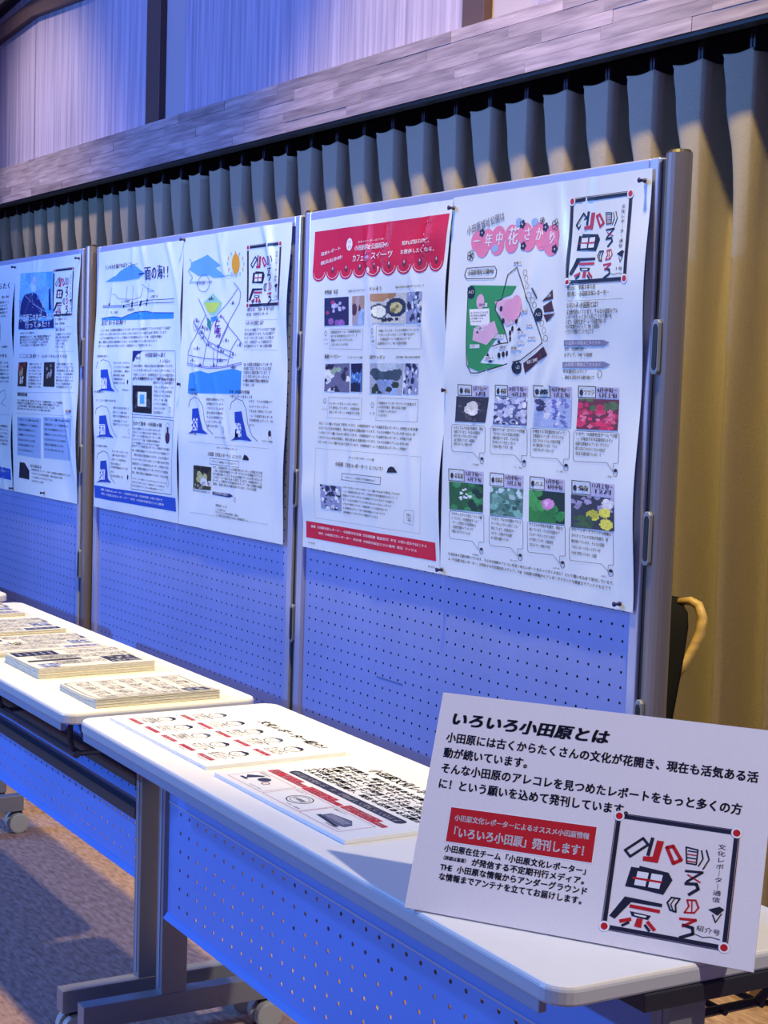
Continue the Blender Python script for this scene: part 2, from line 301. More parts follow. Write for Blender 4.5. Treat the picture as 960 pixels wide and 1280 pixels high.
def run_ops(ops,fn,parent,sub=16):
    s=Ink(fn,sub); ex={}
    for o in ops:
        k=o[0]
        if k=='b' or (k=='t' and abs(o[6]-o[4])<.12*abs(o[5]-o[3])):
            i=2 if k=='b' else 3; ym=(o[i+1]+o[i+3])/2; o=list(o); o[i+1]=o[i+3]=ym
        if k=='t': s.text(o[2],*o[3:7],o[7],o[1],.025 if o[8] else .006,res=1 if o[7]<20 else 2,lift=.0012)
        elif k=='b': s.text(filler(o[7]),*o[2:6],o[6],o[1],.02,lift=.001)
        elif k=='p': s.poly(o[2],o[1],.0005 if o[1] in('GR','LV','R','B5','SEA','B6','GN','LB') else .0008)
        elif k=='l': s.line(o[3],o[2],o[1],.0009)
        elif k=='e': s.ell(*o[2:7],o[1],lift=.00065 if o[1] in('PK','OR') else .0009)
        elif k=='g': s.char(o[2],o[3]-o[5]/2,o[4]+o[6]*.38,o[5],o[6],o[1],.03 if o[8] else 0,o[7],lift=.0011)
        elif k=='flo': flower(s,o[2],o[3],o[4],o[1])
        elif k=='stamp':
            t=Ink(fn,sub); t.stamp(*o[1:]); t.build('printed_emblem',parent)
        elif k=='ph': photo(o[1],o[2],fn,parent)
        elif k=='awning':
            t=Ink(fn,sub); TL,TR,BL,BR=[(o[i],o[i+1]) for i in (2,4,6,8)]; n=9; pts=[TL,TR,BR]
            x0,x1=BL[0],BR[0]; y=(BL[1]+BR[1])/2; wd=(x1-x0)/n
            edge=[]
            for i in range(n,0,-1):
                for a in range(0,9):
                    th=a/8*math.pi; edge.append((x0+wd*(i-.5)+math.cos(th)*wd*.5,y-14+math.sin(th)*22))
            t.poly([TL,TR,(x1,y-14)]+edge[1:-1]+[(x0,y-14)],'R',.0005)
            for i in range(n):
                cx=x0+wd*(i+.5); t.line([(cx+math.cos(a)*wd*.40,y-14+math.sin(a)*17) for a in [k/8*math.pi for k in range(9)]],1.2,'W',.0009)
                if 0<i<n: t.ell(cx,y-18,7,9,0,'BN',12,.0008); t.ell(cx,y-21,3.4,4,0,'P1',10,.001)
            t.build('red_awning_print',parent)
    s.build('printed_text',parent)
POSTERS={
 'cafe':[('awning','R',37.9,34.0,584.4,33.6,34.7,149.8,579.4,151.6),('t','W','取材レポート',71.7,96.0,159.0,85.1,9,1),('t','W','横浜出身材!',71.4,118.6,172.4,106.0,9,1),('e','W',196.0,75.5,13,15,0),('e','R2',195.7,69.5,6,4,0),('e','R2',196.3,81.5,6,5,0),('t','W','文化レポーターおすすめ',232.8,73.6,346.5,75.8,5,0),('t','W','小田原城址公園周辺の',219.6,90.9,363.3,92.3,12,1),('t','W','カフェ',212.6,118.3,263.1,116.4,17,1),('e','P2',277.3,111.4,9,9,0),('t','W','スイーツ',290.7,116.8,381.7,115.6,17,1),('t','W','知れば知るほど、',413.9,88.0,530.0,95.0,10,1),('t','W','お散歩したくなる。',409.9,107.4,549.3,116.0,10,1),('t','K','伊勢屋 本店',94.2,192.0,155.0,190.2,10,1),('b','K',198.5,189.5,274.0,190.1,5,14),('t','K','ういろう',294.7,191.7,343.5,190.5,10,1),('b','K',396.9,188.9,504.7,189.6,5,18),('ph','shop',[(93.9,201.0),(202.7,200.9),(206.4,269.1),(97.5,269.4)]),('ph','wood',[(218.4,200.7),(270.4,201.0),(272.7,269.3),(222.1,269.5)]),('ph','dish',[(299.2,198.1),(440.7,200.5),(431.8,270.7),(311.2,268.1)]),('ph','street',[(442.0,200.2),(497.3,199.7),(500.0,269.9),(436.9,270.0)]),('e','K',104.5,288.5,5,6,1),('b','K',94.8,304.8,115.9,305.0,4,3),('b','K',95.3,315.5,116.4,315.7,4,3),('e','K',310.1,285.7,5,6,1),('b','K',301.4,301.3,320.5,301.5,4,3),('b','K',302.0,311.5,321.1,311.7,4,3),('l','G',0.7,[(122.6,277.3),(269.2,281.5),(267.6,329.0),(121.5,325.6),(122.6,277.3)]),('b','K',128.4,286.8,261.3,289.3,6,14),('b','K',128.4,296.7,242.9,299.6,6,14),('b','K',128.4,306.7,224.3,310.0,6,14),('b','K',128.4,316.7,205.5,320.6,6,14),('l','G',0.7,[(325.2,274.7),(500.4,277.0),(498.4,328.9),(326.6,326.2),(325.2,274.7)]),('b','K',332.6,287.3,488.6,289.1,6,20),('b','K',332.0,297.1,474.5,298.9,6,20),('b','K',331.5,307.0,460.4,308.8,6,20),('b','K',330.9,316.9,446.1,318.7,6,20),('t','K','箱根ベーカリー',101.7,350.2,174.4,348.7,10,1),('b','K',203.5,350.3,270.1,349.6,5,13),('t','K','田代キッチン',296.6,351.6,358.9,350.5,9,1),('b','K',401.2,349.8,495.8,349.1,5,18),('ph','bread',[(105.4,363.5),(212.0,361.6),(212.2,431.8),(102.9,431.3)]),('ph','window',[(217.1,362.4),(270.8,361.5),(270.3,429.9),(217.8,430.0)]),('ph','house',[(297.1,361.5),(433.0,361.3),(426.7,432.4),(298.2,432.6)]),('ph','street',[(436.9,361.3),(491.5,361.9),(490.4,431.2),(433.1,431.5)]),('e','K',107.2,455.2,5,6,1),('b','K',96.2,477.1,118.9,477.3,4,3),('e','K',311.4,460.3,5,6,1),('b','K',301.5,481.2,322.2,481.3,4,3),('l','G',0.7,[(124.0,445.8),(269.7,445.1),(268.2,496.2),(121.4,496.2),(124.0,445.8)]),('b','K',128.7,463.0,262.9,462.8,6,15),('b','K',128.5,473.7,263.5,473.5,6,15),('b','K',128.3,484.4,264.1,484.3,6,15),('l','G',0.7,[(330.9,442.1),(492.3,443.2),(491.4,493.9),(329.1,495.7),(330.9,442.1)]),('b','K',335.1,457.0,485.5,457.0,6,19),('b','K',335.7,466.4,449.0,466.6,6,19),('b','K',336.2,475.8,411.7,476.4,6,19),('b','K',336.7,485.2,373.8,486.3,6,19),('b','K',86.0,514.9,495.0,512.6,6.5,48),('b','K',85.0,526.4,486.2,524.4,6.5,48),('b','K',84.1,537.9,477.3,536.1,6.5,48),('b','K',83.2,549.5,468.5,548.0,6.5,48),('b','K',82.2,561.0,459.5,559.9,6.5,48),('l','G',0.5,[(75.2,574.0),(512.1,572.3),(516.9,746.3),(76.6,749.8),(75.2,574.0)]),('b','K',227.2,592.2,335.6,590.0,5,14),('t','K','小田原（文化レポーター）について!',166.4,613.7,376.0,611.2,10,1),('p','K',[(385.6,616.0),(390.3,604.8),(400.0,600.3),(411.3,601.9),(425.0,613.5)]),('l','K',1.2,[(198.8,629.7),(366.2,628.3),(364.4,645.7),(197.5,645.4),(198.8,629.7)]),('b','K',213.2,640.2,345.2,640.7,5,18),('ph','street',[(99.8,663.0),(196.9,662.6),(198.7,723.1),(106.0,722.8)]),('b','K',202.9,665.4,439.6,665.0,5.5,30),('b','K',203.5,675.6,428.7,675.0,5.5,30),('b','K',204.0,685.8,417.8,685.1,5.5,30),('b','K',204.6,696.0,406.9,695.2,5.5,30),('b','K',205.1,706.2,395.8,705.4,5.5,30),('b','K',205.6,716.4,384.7,715.7,5.5,30),('b','K',206.2,726.6,357.4,726.0,5.5,27),('l','G',0.6,[(455.7,698.4),(493.9,695.8),(492.0,729.6),(453.4,727.1),(455.7,698.4)]),('b','K',462.8,709.3,487.1,709.4,4.5,4),('b','K',463.1,715.1,486.8,716.0,4.5,4),('b','K',463.4,720.8,486.5,722.5,4.5,4),('b','K',47.3,817.3,78.6,817.4,5,5),('b','K',549.7,819.3,580.3,818.7,5,5),('p','R',[(35.0,761.3),(577.0,760.5),(579.4,802.2),(35.5,803.1)]),('t','W','編集 小田原文化レポーター 小田原市文化部 文化政策課 電話受付 平日 お問い合わせはこちら',59.3,776.0,545.9,774.4,6.5,1),('t','W','発行 小田原文化レポーター 所在地 小田原市荻窪三〇〇番地 電話 ファクス',94.1,789.5,508.0,789.2,6,1)],
 'flower':[('t','B2','小田原城址公園は',78.5,89.1,200.2,66.0,17,1),('e','PK',113.9,106.0,22,22,0),('e','PK',146.0,104.1,22,22,0),('e','PK',181.3,100.5,22,22,0),('e','PK',223.8,101.1,22,22,0),('e','PK',224.7,116.0,22,22,0),('e','PK',265.3,100.6,22,22,0),('e','PK',278.9,116.2,22,22,0),('e','PK',306.0,102.1,22,22,0),('e','PK',321.4,116.2,22,22,0),('e','PK',349.7,110.0,22,22,0),('e','PK',347.3,129.0,22,22,0),('e','PK',130.9,119.9,22,22,0),('e','PK',178.4,117.9,22,22,0),('flo','K',93.6,135.5,11),('flo','K',355.6,89.9,11),('flo','K',315.5,78.6,7),('flo','K2',256.7,81.3,9),('flo','K2',327.2,92.5,9),('flo','K2',263.1,125.9,9),('flo','K2',357.1,137.8,9),('flo','K2',127.5,89.1,9),('e','B3',172.5,125.1,10,8,0),('e','B3',293.6,79.3,10,8,0),('e','B3',245.1,75.5,10,8,0),('g','W','一',110.6,105.8,24,30,0.1,1),('g','W','年',150.0,105.9,24,30,0.1,1),('g','W','中',183.9,104.7,24,30,0.1,1),('g','W','花',227.7,102.8,34,40,0.1,1),('g','W','さ',272.9,102.1,24,30,0.1,1),('g','W','か',309.8,104.8,24,30,0.1,1),('g','W','り',347.1,114.6,24,30,0.1,1),('stamp',400.5,47.8,160.5,158.1,'1号'),('t','K','発行日：令和３年６月',400.1,221.0,481.5,221.5,9,1),('t','K','発行者：小田原文化レポーター',400.9,234.3,521.5,233.2,9,1),('l','G',0.6,[(401.4,242.9),(559.3,243.7)]),('t','K','いろいろ小田原とは？',401.0,258.1,496.9,256.3,12,1),('b','K',400.4,271.4,546.8,266.9,9,20),('b','K',399.9,280.6,530.0,276.5,9,20),('b','K',399.4,289.9,513.1,286.2,9,20),('b','K',399.0,299.2,496.1,296.0,9,20),('b','K',398.5,308.5,478.8,306.0,9,20),('p','GP',[(396.4,319.9),(506.1,320.3),(524.7,326.0),(505.5,332.3),(397.1,331.4)]),('t','W','小田原の情報はこちらから',401.1,328.6,500.1,328.5,7,0),('p','GP',[(395.9,363.0),(508.7,361.9),(527.3,367.4),(508.1,374.0),(396.6,374.4)]),('t','W','小田原の情報はこちらから',400.6,371.6,502.7,370.3,7,0),('b','K',397.7,340.9,462.1,339.4,7,10),('b','K',397.0,352.4,476.2,350.7,7,12),('b','K',397.6,385.9,463.4,382.6,7,9),('b','K',396.9,397.4,484.3,394.6,7,14),('e','K',498.4,386.1,6,7,1),('l','K',1.6,[(78.3,170.8),(82.7,161.7),(174.7,162.5),(181.5,170.9),(179.1,183.4),(173.1,187.6),(84.1,184.5),(77.0,176.9),(78.3,170.8)]),('t','K','小田原城址公園MAP',86.9,176.4,174.0,176.6,10,1),('p','GR',[(90.9,203.4),(98.9,198.6),(249.1,206.5),(234.9,223.3),(189.2,234.2),(183.2,251.7),(204.7,272.4),(220.5,302.8),(186.3,317.5),(160.1,345.3),(137.1,364.2),(149.3,365.8),(216.6,368.2),(134.2,383.8),(100.8,373.6),(94.0,326.8)]),('l','K',2,[(90.9,203.4),(96.4,368.4),(109.8,386.6),(134.4,386.4),(209.0,370.7),(269.6,359.1),(337.6,324.1),(284.3,230.1),(246.8,168.3),(217.2,182.7),(202.4,233.1),(189.3,235.7),(183.2,251.7),(211.8,287.6),(229.4,323.0),(198.5,325.2),(179.1,330.1)]),('p','PK2',[(181.5,236.4),(231.5,230.7),(262.4,239.2),(272.6,259.2),(249.9,283.4),(223.4,287.9),(204.7,272.4)]),('e','PK2',134.4,234.9,13,16,0),('p','PK2',[(116.6,290.9),(183.9,277.0),(197.1,302.5),(159.1,327.4),(114.0,316.7)]),('e','P1',233.0,255.6,26,22,0),('e','P1',251.8,251.2,20,26,0),('p','W',[(99.4,250.2),(164.1,250.1),(167.4,279.1),(160.7,287.6),(106.4,284.5)]),('b','K',105.0,260.7,161.5,259.2,4,10),('b','K',105.3,266.6,154.4,265.4,4,10),('b','K',105.7,272.4,147.3,271.7,4,10),('b','K',106.0,278.3,140.1,278.0,4,10),('p','BR',[(277.5,365.5),(341.7,331.9),(350.0,349.4),(283.2,385.8)]),('p','BR',[(329.0,241.4),(357.7,218.3),(361.7,236.7)]),('p','BR',[(334.9,268.2),(369.1,265.8),(347.4,283.5)]),('l','BR',3,[(299.5,213.5),(313.9,233.6)]),('p','BR',[(333.2,251.2),(357.6,240.0),(366.1,261.8),(337.5,263.5)]),('t','W','報徳二宮神社',289.5,367.0,326.0,360.1,7,1),('t','W','文化財',335.8,234.4,355.7,231.7,6,0),('e','K',102.3,214.2,13,14,0),('t','W','入口',93.3,216.4,111.4,216.1,7,1),('e','K',319.7,267.8,13,14,0),('t','W','入口',311.8,270.1,327.8,269.5,7,1),('e','K',259.2,374.5,13,14,0),('t','W','入口',251.0,377.1,267.6,376.0,7,1),('e','K',199.9,349.0,5,6,0),('e','K',213.8,347.0,5,6,0),('e','K',226.9,345.5,5,6,0),('e','K',235.9,303.1,5,6,0),('e','K',238.1,315.6,5,6,0),('e','K',244.5,294.3,5,6,0),('e','K',211.2,277.6,5,6,0),('e','K',257.2,278.6,5,6,0),('e','K',203.5,252.3,5,6,0),('e','K',273.9,180.6,6,6,0.8),('e','K',279.1,193.1,6,6,0.8),('e','K',284.4,208.0,6,6,0.8),('e','K',291.6,227.9,6,6,0.8),('e','K',301.0,238.0,6,6,0.8),('e','K',307.5,248.0,6,6,0.8),('e','K',331.6,285.1,6,6,0.8),('e','K',339.7,299.9,6,6,0.8),('e','K',345.7,315.5,6,6,0.8),('p','W',[(128.1,238.2),(157.1,238.7),(157.5,246.3),(128.6,245.9)]),('b','K',130.1,244.5,155.8,244.7,6,5),('p','W',[(122.9,287.9),(147.2,287.9),(147.6,295.6),(123.4,295.7)]),('b','K',124.9,294.1,145.9,294.0,6,5),('p','W',[(183.2,305.8),(212.9,305.7),(213.4,313.3),(183.7,313.4)]),('b','K',185.1,311.9,211.7,311.8,6,5),('p','W',[(106.3,325.9),(135.7,325.7),(136.1,333.4),(106.8,333.7)]),('b','K',108.3,332.1,134.4,331.8,6,5),('p','W',[(152.5,351.4),(184.3,351.0),(184.8,358.6),(152.9,359.1)]),('b','K',154.5,357.5,183.1,357.1,6,5),('p','W',[(230.4,275.0),(251.7,275.0),(252.2,282.5),(230.8,282.5)]),('b','K',232.3,281.0,250.5,280.9,6,5),('p','W',[(262.2,299.5),(284.7,299.4),(285.2,306.8),(262.7,307.0)]),('b','K',264.1,305.5,283.6,305.3,6,5),('p','W',[(245.2,331.6),(270.9,331.3),(271.4,338.8),(245.7,339.1)]),('b','K',247.1,337.6,269.8,337.3,6,5),('p','W',[(198.7,328.8),(222.0,328.4),(222.4,336.0),(199.1,336.3)]),('b','K',200.6,334.8,220.8,334.5,6,5),('p','W',[(259.7,319.3),(279.2,319.1),(279.6,326.5),(260.1,326.8)]),('b','K',261.5,325.3,278.0,325.0,6,5),('p','W',[(289.1,310.8),(314.2,310.7),(314.7,318.0),(289.6,318.2)]),('b','K',291.0,316.7,313.1,316.5,6,5),('p','W',[(283.9,285.1),(304.6,285.1),(305.0,292.4),(284.3,292.5)]),('b','K',285.7,291.1,303.5,290.9,6,5),('p','W',[(272.4,255.3),(287.3,255.2),(287.7,262.6),(272.8,262.7)]),('b','K',274.2,261.2,286.1,261.1,6,5),('p','W',[(234.7,155.8),(262.0,156.8),(262.4,164.2),(235.2,163.2)]),('b','K',236.6,161.8,260.8,162.7,6,5),('p','W',[(254.4,358.1),(272.5,357.6),(272.9,365.1),(254.8,365.6)]),('b','K',256.3,364.1,271.4,363.6,6,5),('p','K',[(192.9,322.6),(199.5,315.6),(204.7,323.8)]),('p','K',[(260.7,298.5),(267.0,291.7),(272.0,299.7)]),('p','K',[(123.7,301.3),(130.6,294.2),(135.9,302.5)]),('p','K',[(158.8,350.4),(165.6,343.3),(170.9,351.4)]),('p','K',[(167.6,363.2),(174.3,356.0),(179.5,364.2)]),('p','LV',[(111.7,412.9),(168.2,413.7),(169.5,437.2),(113.1,436.8)]),('l','K',1.6,[(69.7,412.3),(111.7,412.9),(113.0,435.7),(71.1,435.4),(69.7,412.3)]),('e','K2',80.5,425.0,5,6,0),('t','K','梅',89.1,429.3,109.4,429.5,10,1),('t','K','2月下旬～',117.2,423.3,164.0,423.8,9,1),('t','K','3月',124.5,434.8,163.0,435.1,9,1),('ph','ume',[(65.3,437.5),(169.6,438.2),(160.7,491.9),(61.7,492.6)]),('l','G',0.9,[(56.2,499.3),(156.3,499.1),(161.4,503.2),(164.4,553.6),(159.7,556.7),(146.8,557.0),(146.0,571.0),(123.9,557.4),(59.6,558.6),(54.2,554.4),(51.3,503.6),(56.2,499.3)]),('b','K',58.4,508.8,155.3,508.4,6.5,15),('b','K',58.9,517.8,146.6,517.2,6.5,15),('b','K',59.4,526.8,138.0,526.0,6.5,15),('b','K',60.0,535.8,129.3,535.0,6.5,15),('b','K',60.5,544.8,120.5,543.9,6.5,15),('e','K',155.8,572.8,6,7,1),('e','K2',155.6,568.7,5,3,0),('b','K',123.9,585.0,146.8,584.4,4,4),('p','LV',[(234.7,412.3),(295.3,413.2),(296.6,435.9),(236.0,435.4)]),('l','K',1.6,[(189.5,411.7),(234.7,412.3),(236.0,434.4),(190.8,434.0),(189.5,411.7)]),('e','K2',199.6,424.0,5,6,0),('t','K','桜',207.7,428.1,232.5,428.3,10,1),('t','K','3月下旬～',239.9,422.4,291.4,423.0,9,1),('t','K','4月上旬',246.7,433.5,290.6,433.9,9,1),('ph','sakura',[(189.3,436.1),(296.7,436.9),(296.3,492.8),(186.4,493.7)]),('l','G',0.9,[(184.3,498.7),(292.9,498.4),(297.7,502.4),(300.6,551.9),(296.3,555.0),(284.3,555.2),(283.7,569.2),(263.2,555.6),(187.7,557.0),(182.7,553.0),(179.8,502.8),(184.3,498.7)]),('b','K',186.4,507.9,292.0,507.4,6.5,15),('b','K',187.0,516.8,282.5,516.1,6.5,15),('b','K',187.5,525.8,273.0,524.9,6.5,15),('b','K',188.0,534.7,263.4,533.8,6.5,15),('b','K',188.5,543.7,253.8,542.7,6.5,15),('e','K',292.8,571.0,6,7,1),('e','K2',292.6,567.0,5,3,0),('b','K',263.2,582.7,284.5,582.1,4,4),('p','LV',[(360.8,411.6),(422.9,412.5),(424.3,435.3),(362.2,434.8)]),('l','K',1.6,[(314.4,410.9),(360.8,411.6),(362.2,433.9),(315.7,433.5),(314.4,410.9)]),('e','K2',323.9,423.3,5,6,0),('t','K','藤',331.5,427.2,358.9,427.5,10,1),('t','K','4月中旬～',365.7,421.3,419.4,422.0,9,1),('t','K','5月上旬',372.1,432.0,418.6,432.4,9,1),('ph','fuji',[(317.3,435.4),(424.4,436.3),(425.8,492.4),(314.9,493.3)]),('l','G',0.9,[(312.2,497.8),(418.4,497.6),(422.8,501.4),(426.0,552.0),(422.0,555.0),(410.8,555.2),(410.3,569.6),(391.1,555.6),(315.8,557.0),(311.1,553.1),(308.0,501.8),(312.2,497.8)]),('b','K',314.3,506.7,417.6,506.2,6.5,15),('b','K',314.8,516.0,408.4,515.3,6.5,15),('b','K',315.4,525.4,399.1,524.6,6.5,15),('b','K',316.0,534.8,389.7,533.8,6.5,15),('b','K',316.5,544.1,380.4,543.2,6.5,15),('e','K',418.8,571.3,6,7,1),('e','K2',418.5,567.5,5,3,0),('b','K',391.3,582.6,411.0,582.1,4,4),('p','LV',[(489.6,410.7),(553.9,411.7),(555.3,433.7),(490.9,433.1)]),('l','K',1.6,[(441.3,410.0),(489.6,410.7),(490.9,432.2),(442.7,431.8),(441.3,410.0)]),('e','K2',450.3,421.9,5,6,0),('t','K','ツツジ',457.3,425.8,487.8,426.1,10,1),('t','K','4月中旬～',494.1,420.1,550.7,420.9,9,1),('t','K','5月上旬',500.1,430.4,550.0,430.9,9,1),('ph','azalea',[(442.8,433.7),(555.4,434.6),(555.8,493.1),(441.0,494.1)]),('l','G',0.9,[(438.5,497.6),(557.4,497.4),(561.5,501.0),(564.7,552.4),(561.0,555.2),(550.7,555.4),(550.4,571.1),(532.6,555.8),(442.2,557.6),(437.8,553.8),(434.6,501.5),(438.5,497.6)]),('b','K',440.4,506.2,556.6,505.6,6.5,15),('b','K',441.0,515.9,546.2,515.1,6.5,15),('b','K',441.6,525.7,535.7,524.7,6.5,15),('b','K',442.2,535.4,525.2,534.3,6.5,15),('b','K',442.8,545.2,514.5,544.0,6.5,15),('e','K',558.3,572.8,6,7,1),('e','K2',558.0,569.1,5,3,0),('b','K',533.0,583.6,551.2,583.1,4,4),('p','LV',[(96.6,597.3),(163.7,597.1),(165.2,622.9),(98.1,623.6)]),('l','K',1.6,[(46.4,597.5),(96.6,597.3),(98.0,622.5),(47.9,623.0),(46.4,597.5)]),('e','K2',57.5,611.2,5,6,0),('t','K','花菖蒲',66.2,615.4,94.3,615.2,10,1),('t','K','5月下旬～',102.2,607.8,159.5,607.5,9,1),('t','K','6月下旬',109.5,619.3,158.5,618.8,9,1),('ph','iris',[(48.0,625.1),(165.3,623.9),(168.7,683.2),(51.5,686.3)]),('l','G',0.9,[(56.0,689.0),(167.4,687.7),(172.5,691.7),(175.6,744.4),(170.9,747.6),(158.0,748.0),(157.3,764.6),(135.1,748.6),(59.5,750.8),(54.1,746.6),(51.1,693.3),(56.0,689.0)]),('b','K',58.2,698.6,166.3,697.0,6.5,15),('b','K',58.8,708.1,156.7,706.5,6.5,15),('b','K',59.3,717.7,146.9,716.0,6.5,15),('b','K',59.9,727.3,137.2,725.6,6.5,15),('b','K',60.4,736.9,127.3,735.2,6.5,15),('e','K',167.2,766.4,6,7,1),('e','K2',166.9,762.3,5,3,0),('b','K',135.2,779.0,158.1,778.2,4,4),('p','LV',[(232.2,596.8),(292.8,596.6),(294.5,623.5),(233.8,624.1)]),('l','K',1.6,[(186.9,596.9),(232.2,596.8),(233.7,623.1),(188.5,623.5),(186.9,596.9)]),('e','K2',197.3,611.2,5,6,0),('t','K','紫陽花',205.4,615.2,230.1,615.0,10,1),('t','K','6月中旬～',237.4,606.9,288.9,606.6,9,1),('t','K','7月上旬',244.3,617.9,288.1,617.5,9,1),('ph','hydrangea',[(188.6,625.6),(294.5,624.5),(296.5,682.8),(192.1,685.6)]),('l','G',0.9,[(195.4,687.2),(293.7,686.0),(298.4,690.0),(301.7,744.8),(297.4,747.9),(285.3,748.3),(284.7,763.4),(264.0,748.9),(199.2,750.8),(194.2,746.8),(190.9,691.4),(195.4,687.2)]),('b','K',197.6,696.4,292.7,695.0,6.5,15),('b','K',198.2,706.6,284.3,705.2,6.5,15),('b','K',198.8,716.9,275.9,715.4,6.5,15),('b','K',199.4,727.2,267.4,725.6,6.5,15),('b','K',200.0,737.4,258.9,735.9,6.5,15),('e','K',293.9,765.1,6,7,1),('e','K2',293.7,761.1,5,3,0),('b','K',264.1,777.2,285.5,776.4,4,4),('p','LV',[(357.8,596.5),(416.8,596.3),(418.3,621.3),(359.3,621.9)]),('l','K',1.6,[(313.8,596.6),(357.8,596.5),(359.3,620.9),(315.2,621.3),(313.8,596.6)]),('e','K2',323.4,609.9,5,6,0),('t','K','ハス',331.0,613.8,355.9,613.6,10,1),('t','K','6月中旬～',362.7,606.2,413.2,606.0,9,1),('t','K','8月中旬',369.1,616.9,412.4,616.5,9,1),('ph','lotus',[(312.4,623.4),(418.4,622.3),(422.2,684.8),(316.3,687.8)]),('l','G',0.9,[(316.3,688.3),(419.6,687.0),(424.0,690.8),(427.4,745.7),(423.3,748.7),(412.1,749.0),(411.6,764.1),(392.2,749.6),(320.1,751.8),(315.4,748.0),(312.1,692.3),(316.3,688.3)]),('b','K',318.3,697.2,418.7,695.7,6.5,15),('b','K',319.0,707.6,409.8,706.0,6.5,15),('b','K',319.6,718.0,400.9,716.3,6.5,15),('b','K',320.2,728.5,391.9,726.7,6.5,15),('b','K',320.8,738.9,382.9,737.2,6.5,15),('e','K',420.2,765.7,6,7,1),('e','K2',419.9,761.8,5,3,0),('b','K',392.5,777.4,412.4,776.6,4,4),('p','LV',[(488.5,595.9),(557.1,595.7),(558.7,621.5),(490.1,622.2)]),('l','K',1.6,[(437.0,596.0),(488.5,595.9),(490.1,621.3),(438.6,621.8),(437.0,596.0)]),('e','K2',446.1,609.8,5,6,0),('t','K','菊',453.2,613.6,486.9,613.3,10,1),('t','K','11月上旬～',493.1,605.3,553.8,604.9,9,1),('t','K','12月',499.1,615.6,553.2,615.1,9,1),('ph','kiku',[(435.9,623.7),(558.8,622.4),(561.4,685.1),(439.9,688.7)]),('l','G',0.9,[(439.8,687.4),(553.7,686.0),(557.8,689.6),(561.5,747.9),(557.8,750.8),(547.4,751.1),(546.9,764.2),(529.1,751.7),(443.9,754.5),(439.5,750.8),(435.9,691.3),(439.8,687.4)]),('b','K',441.7,696.0,553.0,694.3,6.5,15),('b','K',442.4,707.5,543.1,705.6,6.5,15),('b','K',443.1,719.0,533.2,717.0,6.5,15),('b','K',443.9,730.5,523.2,728.5,6.5,15),('b','K',444.6,742.0,513.2,740.0,6.5,15),('e','K',554.8,765.7,6,7,1),('e','K2',554.6,762.0,5,3,0),('b','K',529.3,777.0,547.7,776.3,4,4),('b','K',51.4,788.8,569.1,786.2,6.5,62),('b','K',52.0,799.5,556.8,798.1,6.5,62)],
